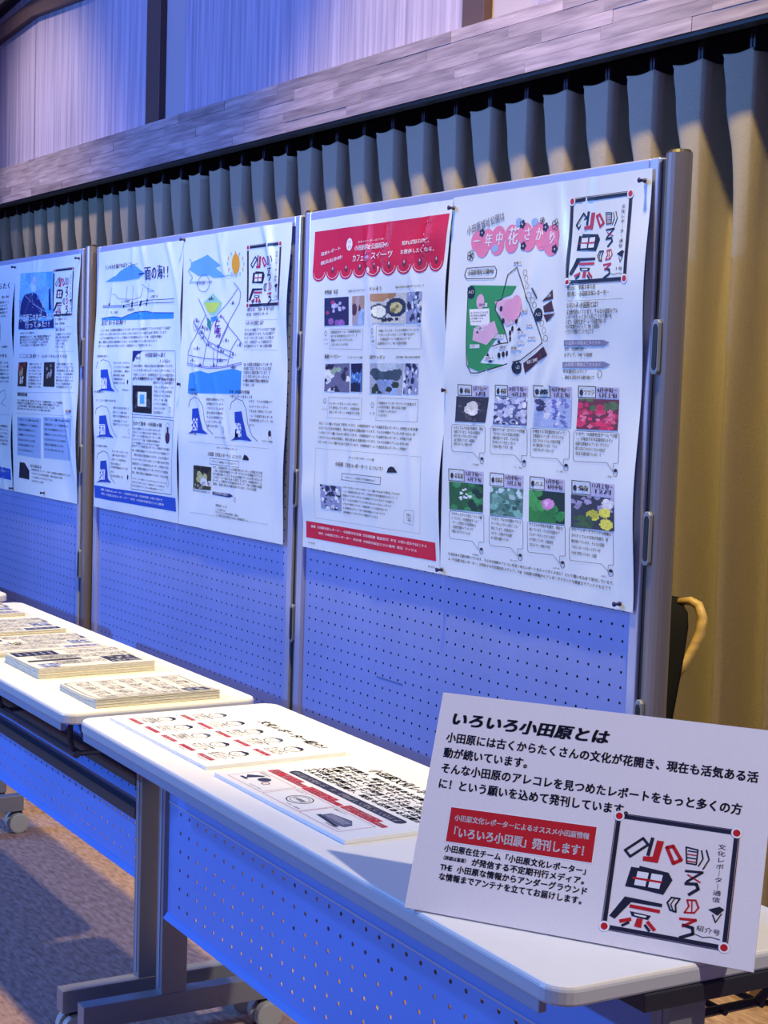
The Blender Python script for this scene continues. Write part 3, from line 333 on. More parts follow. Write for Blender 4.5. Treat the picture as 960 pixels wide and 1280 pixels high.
 'sea':[('p','B4',[(211.3,73.0),(254.5,64.0),(314.1,58.0),(382.2,87.2),(341.3,102.3),(230.1,104.6),(95.7,101.6),(176.4,86.3)]),('t','K','トンネルを抜ければそこは――',94.2,63.2,337.9,61.1,14,1),('t','K3','一面の海!!',343.1,105.4,560.4,108.4,40,1),('l','G2',1.6,[(151.0,123.1),(139.6,175.9)]),('l','G2',1.6,[(261.3,123.9),(248.5,171.9)]),('l','G2',1.6,[(304.1,123.9),(295.2,177.2)]),('l','G2',1.6,[(412.4,121.2),(399.8,171.5)]),('l','G2',1.6,[(153.7,144.1),(174.3,146.0),(198.9,159.7),(301.6,165.6),(352.1,160.7),(369.2,132.1)]),('l','G2',1.6,[(362.9,120.9),(392.4,133.1),(449.9,144.5)]),('l','G2',1.6,[(400.6,133.4),(405.2,144.5),(450.0,145.5)]),('l','K3',2,[(85.0,178.8),(233.2,181.9),(402.3,171.6),(592.5,173.6)]),('l','K3',2,[(85.1,183.8),(233.4,187.2),(402.6,180.7),(592.9,184.1)]),('e','K',135.1,176.6,5,5,0),('e','K',295.2,176.5,5,5,0),('e','K',399.8,171.5,5,5,0),('e','K',394.5,182.3,5,5,0),('e','K',353.0,183.5,5,5,0),('e','K',356.8,174.8,5,5,0),('e','K',237.7,185.1,5,5,0),('e','K',293.9,185.3,5,5,0),('b','K',210.9,172.9,278.0,173.7,8,6),('b','K',422.4,165.4,481.3,164.7,8,6),('b','K',140.8,205.7,194.5,205.7,8,4),('b','K',264.4,200.1,309.8,199.9,8,4),('p','SEA',[(81.9,219.6),(163.7,215.5),(226.0,220.8),(311.8,205.9),(387.2,204.3),(452.7,210.5),(590.5,214.9),(591.2,231.8),(321.2,229.0),(82.2,226.2)]),('l','K3',2,[(81.9,219.6),(163.7,215.5),(226.0,220.8),(311.8,205.9),(387.2,204.3),(452.7,210.5),(590.5,214.9)]),('t','K3','おだわらは海!!',81.0,244.3,261.6,238.8,16,1),('b','K',76.1,260.4,569.6,264.5,8,40),('b','K',75.0,273.1,541.9,277.0,8,40),('b','K',73.9,285.7,514.0,289.6,8,40),('b','K',72.7,298.4,485.8,302.3,8,40),('b','K',71.6,311.1,457.2,315.2,8,40),('b','K',66.4,346.0,139.9,345.0,7,7),('p','SEA2',[(91.2,386.7),(132.4,384.6),(142.5,409.5),(162.0,443.8),(193.9,456.6),(112.3,454.2),(66.1,457.0),(89.1,450.7)]),('l','K3',1.6,[(67.8,381.0),(73.6,363.5),(103.8,353.8),(140.5,359.6),(159.4,378.7),(169.9,416.9),(193.4,443.3),(224.9,456.0)]),('p','W',[(88.6,413.9),(127.2,413.5),(128.5,447.4),(86.2,448.1)]),('p','SEA3',[(92.4,416.1),(123.6,415.8),(124.8,445.1),(89.8,445.7)]),('l','K3',1.6,[(315.1,326.8),(605.4,328.3),(609.3,417.4)]),('l','K3',1.6,[(315.1,326.8),(318.5,534.6)]),('p','K3',[(316.8,327.5),(392.3,327.9),(342.8,340.9),(326.6,359.4),(318.1,359.5)]),('e','W',357.4,348.4,12,13,0),('t','K','取材',341.6,352.8,378.5,352.8,9,1),('t','K3','小田原海岸へ続く',405.4,344.8,544.4,345.8,13,1),('t','K3','トンネルへ',507.3,362.9,573.9,364.3,12,1),('b','K',323.1,378.0,599.8,375.5,8,24),('b','K',322.8,391.6,600.4,389.1,8,24),('b','K',322.6,405.3,601.0,402.8,8,24),('b','K',322.3,418.9,601.6,416.4,8,24),('b','K',178.7,367.2,301.4,367.7,7,10),('b','K',179.2,380.5,301.9,380.7,7,10),('b','K',179.8,393.8,302.4,393.8,7,10),('b','K',180.3,407.2,268.5,407.1,7,10),('b','K',180.8,419.8,269.0,419.5,7,10),('b','K',180.3,406.2,268.5,406.9,7,7),('b','K',180.7,417.6,251.6,419.1,7,6),('b','K',181.2,430.6,269.5,432.4,7,7),('e','K2',288.2,423.9,5,7,0),('b','K',324.6,414.2,601.5,413.7,8,22),('b','K',462.0,426.9,599.8,427.8,8,22),('ph','tunnel',[(321.2,433.9),(455.8,433.5),(454.6,519.4),(321.2,518.2)]),('b','K',470.6,439.8,600.5,442.0,7.5,12),('b','K',469.8,452.5,588.9,454.7,7.5,12),('b','K',469.0,465.2,577.2,467.6,7.5,12),('b','K',468.2,477.9,565.5,480.5,7.5,12),('b','K',467.4,490.6,553.7,493.4,7.5,12),('b','K',466.6,503.4,541.8,506.5,7.5,12),('b','K',465.8,516.1,529.9,519.6,7.5,12),('l','K3',1.6,[(608.7,402.3),(604.2,526.8),(314.7,525.1)]),('e','K',580.1,503.8,5,8,1),('l','K3',1.6,[(318.5,533.6),(606.9,534.5),(601.3,757.6),(324.4,760.3),(318.5,533.6)]),('t','K','街かど散歩 小田原の鐘',326.3,558.4,522.0,556.9,12,1),('b','K',325.2,572.6,520.3,572.1,7.5,18),('b','K',325.3,584.3,517.8,583.0,7.5,18),('b','K',325.3,596.0,515.3,594.0,7.5,18),('b','K',325.4,607.7,512.8,604.9,7.5,18),('b','K',325.4,619.4,510.3,615.9,7.5,18),('b','K',325.8,628.8,581.5,624.9,7.5,26),('b','K',326.1,642.5,580.8,638.9,7.5,26),('b','K',326.4,656.2,580.1,652.9,7.5,26),('b','K',326.6,669.9,579.4,667.0,7.5,26),('b','K',326.9,683.7,578.8,681.1,7.5,26),('b','K',327.2,697.4,578.1,695.1,7.5,26),('b','K',327.5,711.2,577.4,709.2,7.5,26),('b','K',328.3,729.9,562.5,726.4,5,30),('b','K',328.7,741.2,555.1,737.7,5,30),('b','K',329.2,752.4,547.8,749.1,5,30),('e','K',561.3,574.0,17,30,1.2),('e','DK',562.0,588.3,16,18,0),('p','DK',[(555.1,556.3),(567.6,555.9),(568.7,580.8),(556.2,581.4)]),('e','K',574.1,723.8,7,12,1),('b','K',59.9,491.2,196.9,487.9,7,12),('p','SEA2',[(77.6,537.6),(119.1,534.3),(129.2,559.1),(148.8,593.2),(181.0,605.3),(98.8,605.0),(52.2,609.0),(75.4,602.1)]),('l','K3',1.6,[(54.0,532.4),(59.9,514.6),(90.2,504.1),(127.3,508.9),(146.3,527.7),(156.8,565.8),(180.5,591.8),(212.3,603.9)]),('p','W',[(74.9,565.0),(113.8,563.6),(115.1,597.7),(72.5,599.5)]),('p','SEA3',[(78.7,567.2),(110.2,566.0),(111.4,595.5),(76.1,597.0)]),('b','K',74.0,613.2,115.7,612.0,6,4),('b','K',171.0,511.6,294.4,511.1,7,11),('b','K',171.5,525.7,277.7,525.5,7,11),('b','K',172.0,538.4,295.4,537.4,7,11),('b','K',172.6,553.7,278.8,553.0,7,11),('b','K',173.1,565.2,296.5,563.6,7,11),('e','K',291.2,580.8,5,8,1),('b','K',237.0,600.9,302.4,601.7,5,7),('b','K',51.5,639.3,130.5,638.5,6,9),('p','SEA2',[(81.5,686.0),(123.0,681.7),(133.2,706.4),(152.8,740.0),(185.0,751.3),(102.7,753.2),(56.1,758.5),(79.3,750.9)]),('l','K3',1.6,[(57.8,681.5),(63.7,663.5),(94.1,652.1),(131.2,656.0),(150.2,674.3),(160.8,712.4),(184.5,737.9),(216.3,749.1)]),('p','W',[(78.8,713.7),(117.7,711.2),(119.1,745.4),(76.4,748.4)]),('p','SEA3',[(82.6,715.8),(114.1,713.8),(115.3,743.4),(80.0,745.8)]),('b','K',84.2,756.5,125.9,755.5,6,4),('b','K',172.0,651.9,295.8,650.6,7,11),('b','K',172.5,664.2,287.6,663.1,7,11),('b','K',173.1,678.0,279.5,677.2,7,11),('b','K',173.6,691.1,245.1,692.2,7,11),('b','K',174.1,703.8,297.8,701.4,7,11),('b','K',174.6,716.5,201.7,720.1,7,11),('b','K',175.2,730.8,264.2,730.1,7,11),('e','K2',298.8,725.1,5,8,0),('b','K',49.4,462.1,119.0,461.5,6,5),('b','K',248.5,451.6,300.5,452.2,5,5),('p','B5',[(41.3,768.6),(627.8,765.5),(629.6,805.9),(46.7,809.4)]),('t','W','編集 小田原文化レポーター 小田原市文化部 文化政策課 お問い合わせ',96.5,784.3,541.1,778.2,7,1),('t','W','発行 小田原文化レポーター 電話 小田原市荻窪三〇〇番地',99.8,798.1,551.2,791.8,7,1)],
 'map':[('l','B3',3,[(74.5,66.9),(95.8,83.4),(67.8,101.2),(93.5,121.7),(77.7,136.4),(134.8,135.1)]),('l','B3',3,[(252.4,121.8),(290.9,127.4),(321.0,127.0),(358.1,127.0)]),('p','B6',[(83.3,78.9),(179.4,61.7),(258.9,96.1),(228.3,101.9),(291.0,129.2),(221.8,129.7),(190.0,120.6),(126.0,119.4),(76.0,99.7)]),('e','OR',347.1,96.5,22,28,0),('e','B3',392.6,99.0,3,4,0),('e','OR2',387.3,114.1,3,4,0),('e','B3',371.2,124.6,3,4,0),('e','OR2',348.5,127.6,3,4,0),('e','B3',325.2,122.3,3,4,0),('e','OR2',307.6,110.0,3,4,0),('e','B3',300.6,94.0,3,4,0),('e','OR2',306.2,78.7,3,4,0),('e','B3',322.7,68.2,3,4,0),('e','OR2',345.6,65.5,3,4,0),('e','B3',368.7,71.0,3,4,0),('e','OR2',385.8,83.3,3,4,0),('e','G2',157.6,142.2,36,24,1.6),('t','G2','小田原へGO',110.9,145.5,206.7,142.1,10,1),('p','GN',[(157.7,196.9),(216.0,172.5),(271.5,200.7),(264.7,219.1),(234.6,236.9),(203.1,232.4)]),('p','YG',[(165.7,197.2),(263.8,200.4),(234.1,225.7),(198.9,228.5),(178.6,216.5)]),('p','SEA',[(207.4,240.0),(242.4,237.1),(258.4,248.7),(215.8,253.4)]),('p','GN2',[(187.6,239.5),(215.8,253.4),(213.0,277.9),(188.6,262.3)]),('l','PU',2.2,[(128.9,184.5),(175.3,231.6),(187.9,247.1)]),('l','PU',2.2,[(336.9,147.9),(359.9,163.5),(309.3,198.2),(249.9,233.6),(220.2,262.9),(206.2,300.4),(192.1,338.2),(181.9,374.3)]),('l','PU',2.2,[(363.6,163.6),(375.3,178.6),(369.2,203.9),(333.6,235.8),(308.5,261.0),(276.2,301.3),(258.7,338.5),(256.6,376.0)]),('l','PU',2.2,[(175.3,231.6),(140.9,269.0),(82.6,337.7),(84.1,370.7)]),('l','PU',2.2,[(107.6,252.9),(141.1,272.8),(206.6,308.0),(277.4,327.4),(346.1,340.8)]),('l','PU',2.2,[(116.1,260.8),(137.4,282.3),(199.1,317.4),(270.3,338.6),(346.8,355.5)]),('l','PU',2.2,[(308.8,266.5),(366.3,298.8),(392.9,317.3)]),('l','PU',2.2,[(366.5,302.4),(334.5,331.5),(317.8,375.8)]),('l','PU',2.2,[(239.0,330.9),(237.2,376.1)]),('l','PU',2.2,[(277.2,241.7),(312.5,264.8)]),('l','PU',2.2,[(87.2,347.4),(193.0,357.2),(317.1,361.0)]),('l','PU',2.2,[(262.1,327.3),(308.9,268.4)]),('l','PU',2,[(79.9,370.7),(217.9,381.8),(287.6,379.7),(395.4,368.3)]),('l','PU',2,[(80.2,375.7),(218.0,385.6),(287.7,383.4),(395.6,372.7)]),('g','VI','伝',250.0,267.2,28,44,0.2,1),('g','VI','馬',260.0,284.3,26,32,0.2,1),('e','PU',160.9,265.5,4,5,0),('b','K',141.8,271.3,180.3,271.2,7,4),('e','PU',157.5,280.7,4,5,0),('b','K',138.5,286.5,177.0,286.4,7,4),('e','PU',170.3,296.2,4,5,0),('b','K',151.3,302.0,189.7,301.7,7,4),('e','PU',210.9,315.6,4,5,0),('b','K',192.2,321.5,229.9,321.0,7,4),('e','PU',261.8,321.7,4,5,0),('b','K',243.5,327.5,280.5,327.1,7,4),('e','PU',277.8,334.9,4,5,0),('b','K',259.6,340.8,296.4,340.2,7,4),('e','PU',303.1,305.3,4,5,0),('b','K',285.1,311.1,321.5,310.7,7,4),('e','PU',382.0,319.0,4,5,0),('b','K',364.6,324.7,399.8,324.3,7,4),('e','PU',332.1,202.7,4,5,0),('b','K',314.3,208.0,350.2,208.4,7,4),('e','PU',208.8,185.4,4,5,0),('b','K',190.1,190.8,227.8,191.4,7,4),('e','PU',347.9,379.4,4,5,0),('b','K',330.3,385.4,366.0,384.5,7,4),('e','PU',189.1,271.8,4,5,0),('b','K',170.2,277.5,208.3,277.4,7,4),('e','PU',112.5,361.0,4,5,0),('b','K',93.0,367.2,132.3,366.4,7,4),('e','PU',161.8,374.4,4,5,0),('b','K',142.7,380.6,181.3,379.7,7,4),('e','PU',241.0,375.3,4,5,0),('b','K',222.6,381.4,259.9,380.5,7,4),('e','PU',275.2,361.0,4,5,0),('b','K',257.0,367.0,293.8,366.2,7,4),('e','PU',135.4,326.4,4,5,0),('b','K',116.1,332.4,155.1,331.9,7,4),('e','PU',346.3,344.5,4,5,0),('b','K',328.6,350.3,364.3,349.7,7,4),('e','PU',123.7,247.5,4,5,0),('b','K',104.3,253.3,143.4,253.3,7,4),('e','PU',269.4,238.6,4,5,0),('b','K',251.2,244.1,288.0,244.2,7,4),('e','PU',120.1,259.0,14,18,1.4),('p','SEA',[(93.7,399.8),(162.6,391.6),(210.8,398.9),(280.4,390.9),(348.2,385.0),(396.5,392.0),(394.6,428.6),(89.4,432.8)]),('p','SEA',[(89.3,430.9),(394.6,426.8),(391.5,454.3),(87.1,457.4)]),('stamp',414.4,57.2,166.2,156.1,'2号'),('t','K','発行日：令和３年８月',414.1,228.8,554.2,229.3,9,1),('t','K','発行者：小田原文化レポーター',411.1,241.4,530.9,240.9,8,1),('l','G',0.6,[(408.0,252.9),(579.2,254.4)]),('t','K','いろいろ小田原とは？',407.2,266.7,509.3,265.9,12,1),('b','K',403.7,284.0,567.1,282.5,8,21),('b','K',403.9,294.6,563.4,293.7,8,21),('b','K',404.0,305.2,559.7,305.0,8,21),('b','K',404.2,315.9,556.0,316.3,8,21),('b','K',404.3,326.5,552.3,327.6,8,21),('l','G',0.6,[(401.0,333.7),(579.8,334.8)]),('b','K',408.3,378.5,558.1,375.9,9,16),('b','K',407.7,389.1,553.6,387.2,9,16),('b','K',407.1,399.8,549.0,398.5,9,16),('b','K',406.5,410.5,544.4,409.9,9,16),('b','K',406.0,421.1,539.8,421.3,9,16),('b','K',405.6,420.5,541.4,421.0,8,15),('b','K',406.1,431.8,465.5,433.2,8,15),('b','K',96.3,450.0,138.6,450.0,7,5),('b','K',95.2,462.0,154.2,462.4,7,7),('b','K',330.7,452.0,442.9,452.9,9,10),('b','K',331.3,465.0,458.3,466.0,9,12),('p','SEA2',[(115.7,502.4),(153.4,499.3),(162.9,524.9),(181.1,559.9),(210.5,572.5),(135.7,571.6),(93.4,575.4),(114.4,568.5)]),('l','K3',1.6,[(94.2,496.9),(99.3,478.8),(126.8,468.2),(160.6,473.4),(178.0,492.7),(188.1,531.9),(209.8,558.7),(238.9,571.3)]),('p','W',[(113.6,530.5),(148.9,529.3),(150.5,564.3),(111.8,565.8)]),('p','SEA3',[(117.1,532.8),(145.7,531.8),(147.1,562.0),(115.1,563.3)]),('p','SEA2',[(357.9,504.8),(397.2,501.7),(407.2,529.4),(426.3,567.6),(456.9,581.4),(379.2,580.6),(335.1,584.8),(357.0,577.2)]),('l','K3',1.6,[(335.4,498.9),(340.7,478.9),(369.3,467.3),(404.5,473.1),(422.8,494.2),(433.5,537.1),(456.2,566.3),(486.4,580.0)]),('p','W',[(356.3,535.5),(392.7,534.2),(394.5,572.5),(355.1,574.2)]),('p','SEA3',[(359.5,538.1),(389.3,537.0),(390.9,570.0),(358.0,571.5)]),('b','K',197.9,476.5,300.6,475.7,7,9),('b','K',198.4,489.1,297.2,488.1,7,9),('b','K',199.0,501.6,297.8,500.4,7,9),('b','K',199.6,514.6,294.5,513.2,7,9),('b','K',200.2,527.6,299.0,525.8,7,9),('b','K',200.8,540.2,291.7,538.4,7,9),('b','K',201.3,552.0,264.5,551.1,7,9),('b','K',438.1,475.4,562.5,476.1,7,12),('b','K',438.8,489.7,540.5,490.6,7,12),('b','K',439.4,502.4,562.4,502.4,7,12),('b','K',440.0,515.8,564.4,515.4,7,12),('b','K',440.6,527.8,565.0,527.1,7,12),('b','K',441.2,539.8,470.9,542.4,7,12),('e','K',296.6,558.0,6,9,1),('e','K2',549.5,557.0,8,9,0),('e','W',551.6,569.7,6,8,0),('e','K',551.5,568.6,7,9,1),('b','K',509.1,580.1,567.7,581.1,5,7),('b','K',249.9,582.1,313.4,581.6,5,7),('b','K',104.6,577.4,142.8,578.1,6,4),('b','K',348.4,580.0,390.6,581.1,6,5),('l','G',0.6,[(105.6,599.8),(545.8,597.5)]),('b','K',259.2,610.2,373.0,610.9,5,16),('t','K','小田原（文化レポーター）について!',208.4,634.5,404.4,632.0,11,1),('p','K',[(406.8,634.9),(415.2,620.1),(430.3,622.3),(442.7,631.0),(438.4,635.0)]),('l','K',1.2,[(221.8,640.8),(388.9,640.5),(386.7,657.4),(220.9,657.4),(221.8,640.8)]),('b','K',232.1,651.2,371.1,652.3,6,18),('ph','lanterns',[(124.8,666.4),(231.1,666.2),(230.9,732.4),(121.2,735.9)]),('b','K',120.6,742.3,228.9,742.1,5,14),('b','K',239.3,668.1,517.8,667.8,7,30),('b','K',239.8,678.1,517.3,676.5,7,30),('b','K',240.3,688.2,516.9,685.1,7,30),('b','K',240.7,698.2,516.5,693.8,7,30),('b','K',241.2,708.2,516.0,702.4,7,30),('b','K',241.7,718.3,489.6,711.8,7,27),('p','K3',[(242.4,734.7),(344.1,733.2),(366.0,738.4),(344.6,744.0),(242.8,743.4)]),('t','W','小田原観光情報へ',249.2,740.5,341.3,740.4,7,0),('e','K',375.7,747.6,5,6,1),('b','K',265.3,775.3,333.5,774.2,7,9),('b','K',264.2,786.0,324.6,785.1,6,8),('b','K',263.0,794.4,400.8,792.2,6,18),('b','K',261.8,802.4,450.1,800.6,6,26),('l','G',0.6,[(110.6,805.4),(555.9,799.6)])],
 'hall':[('ph','hall',[(77.0,47.2),(389.3,55.4),(396.2,253.3),(66.8,251.9)]),('p','K3',[(73.6,202.6),(88.8,156.8),(116.7,125.6),(197.7,121.1),(241.5,125.8),(325.6,192.6),(345.4,210.9),(204.8,215.0)]),('p','B5',[(105.9,172.7),(121.2,138.7),(181.9,131.1),(182.9,159.9),(127.1,192.5)]),('p','B6',[(202.0,131.8),(234.0,137.5),(306.2,189.9),(223.4,174.7)]),('l','W',1.2,[(116.7,125.6),(203.0,160.5),(325.6,192.6)]),('l','B3',1,[(161.6,125.0),(263.2,184.9)]),('l','B3',1,[(181.9,131.1),(123.0,192.4)]),('p','K3',[(353.5,113.9),(368.7,113.0),(375.0,188.1),(352.2,187.5)]),('p','K3',[(65.9,224.1),(395.1,223.9),(396.1,250.3),(66.7,248.8)]),('t','W','小田原三の丸ホールに',70.0,221.1,391.2,217.9,24,1),('t','W','行ってみた!!',124.7,246.8,371.2,242.5,22,1),('stamp',396.7,54.3,158.9,152.8,'3号'),('b','K',414.0,227.2,518.5,222.4,8,8),('b','K',410.8,241.8,491.9,237.7,8,7),('l','G',0.7,[(403.5,249.0),(553.5,249.0)]),('b','K',411.5,263.8,492.6,259.3,10,8),('b','K',408.3,276.9,556.3,276.2,8,15),('b','K',407.7,287.9,536.6,286.6,8,15),('b','K',407.1,298.9,516.7,297.2,8,15),('b','K',406.6,309.9,496.6,307.8,8,15),('b','K',406.0,320.9,476.5,318.5,8,15),('l','G',0.7,[(406.4,331.9),(570.8,332.0)]),('b','K',79.9,268.4,216.4,266.6,8,10),('b','K',80.4,283.8,372.5,280.1,9,22),('b','K',80.7,293.4,360.2,290.5,9,22),('b','K',81.0,302.9,347.9,301.0,9,22),('b','K',81.3,312.5,335.4,311.5,9,22),('t','K','ここに注目!!',74.2,354.3,268.8,351.5,14,1),('b','K',288.5,354.5,523.2,352.0,12,14),('ph','stage',[(74.7,369.8),(153.2,368.2),(152.0,457.2),(64.9,456.9)]),('ph','lion',[(312.3,369.5),(407.7,367.9),(410.7,454.7),(311.3,454.8)]),('b','K',169.9,380.4,289.3,378.5,8,9),('b','K',170.2,391.5,289.1,390.5,8,9),('b','K',170.6,402.6,289.0,402.5,8,9),('b','K',170.9,413.8,288.8,414.5,8,9),('b','K',171.3,424.9,288.7,426.6,8,9),('b','K',171.7,436.1,288.5,438.6,8,9),('b','K',172.0,447.2,288.4,450.6,8,9),('b','K',172.4,458.4,288.2,462.6,8,9),('b','K',423.1,379.6,572.5,377.8,8,12),('b','K',423.4,390.1,571.2,389.8,8,12),('b','K',423.8,400.6,569.8,401.7,8,12),('b','K',424.2,411.1,568.5,413.7,8,12),('b','K',424.6,421.6,567.1,425.7,8,12),('b','K',424.9,432.1,565.8,437.7,8,12),('b','K',425.3,442.6,564.4,449.7,8,12),('b','K',425.7,453.0,563.1,461.8,8,12),('l','G',0.7,[(65.6,480.3),(581.2,470.8)]),('t','K','開館情報',70.2,492.7,163.3,490.8,12,1),('b','K',71.0,516.8,492.3,506.6,8,30),('b','K',71.2,525.9,455.9,517.5,8,30),('b','K',71.5,535.0,418.9,528.5,8,30),('b','K',71.8,544.1,381.5,539.7,8,30),('ph','wood',[(513.3,530.0),(560.2,528.7),(557.2,546.1),(510.3,547.6)]),('l','G',0.7,[(61.7,556.1),(578.8,551.2)]),('p','LB',[(72.6,569.0),(295.6,566.3),(292.6,710.0),(68.6,710.1)]),('b','K',85.6,582.6,276.4,580.6,8,14),('b','K',84.8,600.9,267.2,599.1,8,14),('b','K',84.0,619.1,257.9,617.6,8,14),('b','K',83.1,637.3,248.6,636.3,8,14),('b','K',82.3,655.6,239.3,655.0,8,14),('b','K',81.5,673.9,229.9,673.8,8,14),('b','K',80.7,692.2,220.5,692.6,8,14),('p','LB',[(318.8,561.0),(566.6,557.3),(564.7,701.8),(316.0,707.1)]),('b','K',330.9,574.1,549.1,570.9,8,14),('b','K',330.2,591.7,540.8,588.6,8,14),('b','K',329.5,609.2,532.3,606.3,8,14),('b','K',328.8,626.7,523.9,624.1,8,14),('b','K',328.1,644.3,515.5,642.0,8,14),('b','K',327.4,661.8,507.0,659.9,8,14),('b','K',326.7,679.4,498.5,677.8,8,14),('p','K',[(83.9,793.9),(90.4,734.7),(136.2,734.3),(182.2,760.2),(183.3,793.3),(92.2,791.7)]),('b','K',191.9,746.5,301.6,745.8,11,6),('b','K',202.5,761.2,555.8,754.6,7,24),('b','K',204.3,773.1,480.2,768.9,7,24),('b','K',206.0,785.1,402.6,783.7,7,24),('b','K',207.8,797.0,323.0,798.8,7,24)],
 'news':[('b','K3',327.6,92.3,577.3,96.9,22,6),('b','K',486.9,130.4,574.0,129.6,9,6),('b','K',187.3,148.9,574.6,149.2,9,20),('b','K',187.7,161.3,569.6,162.9,9,20),('b','K',188.0,173.8,564.7,176.7,9,20),('b','K',188.3,186.3,559.7,190.5,9,20),('b','K',188.7,198.7,554.7,204.3,9,20),('ph','street',[(331.2,218.4),(485.2,220.1),(487.1,285.4),(333.0,283.6)]),('b','K',492.4,314.2,566.8,316.3,8,5),('b','K',288.2,352.9,559.1,349.4,14,10),('b','K',193.4,377.8,570.6,373.0,9,24),('b','K',193.8,391.2,571.1,387.6,9,24),('b','K',194.1,404.5,571.5,402.1,9,24),('b','K',194.5,417.9,572.0,416.6,9,24),('b','K',194.8,431.3,572.4,431.1,9,24),('b','K',195.2,444.6,572.9,445.6,9,24),('ph','stage',[(290.6,439.4),(482.8,438.8),(478.7,453.3),(291.0,452.6)]),('l','K3',1.5,[(475.2,485.4),(530.1,472.4),(541.9,500.1),(498.6,525.0),(542.8,531.8)]),('l','G',0.7,[(-1.0,576.2),(604.5,564.9)]),('b','K',199.3,599.5,589.1,625.6,9,24),('b','K',199.7,612.9,589.6,639.0,9,24),('b','K',200.0,626.3,590.0,652.5,9,24),('b','K',200.4,639.7,590.4,665.9,9,24),('b','K',200.7,653.2,590.8,679.4,9,24),('b','K',201.1,666.6,591.2,692.9,9,24),('p','B5',[(-154.5,753.2),(610.7,765.5),(611.9,806.7),(-153.4,801.0)]),('b','W',252.4,781.3,593.9,780.1,7,20)],
}
# ------------------------------------------------------------------ room: floor, back wall, wooden fascia beam, curtain pocket
struct('floor',MB().add([(-9,-9,0),(6,-9,0),(6,1.2,0),(-9,1.2,0)],[(0,1,2,3)]),CARP)
struct('wall_back',MB().box((-9,.98,0),(6,1.06,2.62)),mat('pocket_dark_paint',(.10,.09,.10),.9))
wu=struct('wall_back_upper',MB().box((-9,.655,2.36),(6,.98,3.9)),TRIML)
X=-4.12; widths=[]                                                     # papered panels between brown battens
for a,b in ((-5.6,-4.35),(-4.28,-3.56),(-3.555,-2.36),(-2.06,-.345),(-.06,1.7),(2.0,3.6)):
    obj('wallpaper_panel',MB().box((a,.648,2.38),(b,.656,3.86)),WALLP,wu)
for i,(a,b) in enumerate(((-2.345,-2.226),(-.335,-.238),(1.72,1.82))):
    obj('batten',MB().box((a,.625,2.40),(b,.66,3.86)),TRIMB,wu,bevel=.002)
obj('sloped_moulding',MB().prism([(-6,2.87),(-3.53,3.075),(-3.0,3.045),(3.6,3.045),(3.6,3.125),(-3.0,3.125),(-3.50,3.155),(-6,2.94)],'y',.615,.652),TRIMB,wu,bevel=.002)
obj('ceiling_soffit',MB().prism([(-6,3.02),(-3.74,3.235),(3.6,3.235),(3.6,3.8),(-6,3.8)],'y',.50,.652),TRIML,wu)
obj('shadow_gap',MB().prism([(-6,2.985),(-4.0,3.165),(-3.72,3.20),(3.6,3.20),(3.6,3.215),(-3.74,3.215),(-6,3.0)],'y',.60,.652),BLK,wu)
obj('white_ceiling_edge',MB().prism([(-6,3.0),(-3.74,3.215),(3.6,3.215),(3.6,3.235),(-3.74,3.235),(-6,3.02)],'y',.49,.652),TRIMW,wu)
bm_=struct('trim_beam',MB().box((-9,.604,2.245),(6,.655,2.412)),mat('oak_core',(.40,.34,.31),.6))
r=random.Random(5); rows=5; zh=(2.414-2.245)/rows; cache={}
for j in range(rows):                                                  # laminated staves, each one its own strip
    x=-4.35-r.random()*.3
    while x<1.55:
        L=r.choice((.26,.36,.46,.58)); k=(L,j==rows-1)
        if k not in cache:
            cache[k]=mesh('stave',MB().box((0,-.0,.0004),(L-.0008,.012,zh-.0004)),LAM)
        o=put('stave',cache[k],bm_); o.location=(x,.592+r.random()*.0016,2.245+j*zh); x+=L
obj('lower_lip',MB().box((-9,.60,2.236),(6,.64,2.246)),BLK,bm_)
struct('trim_curtain_soffit',MB().box((-9,.64,2.33),(6,.98,2.37)),mat('pocket_black',(.01,.01,.012),.9))
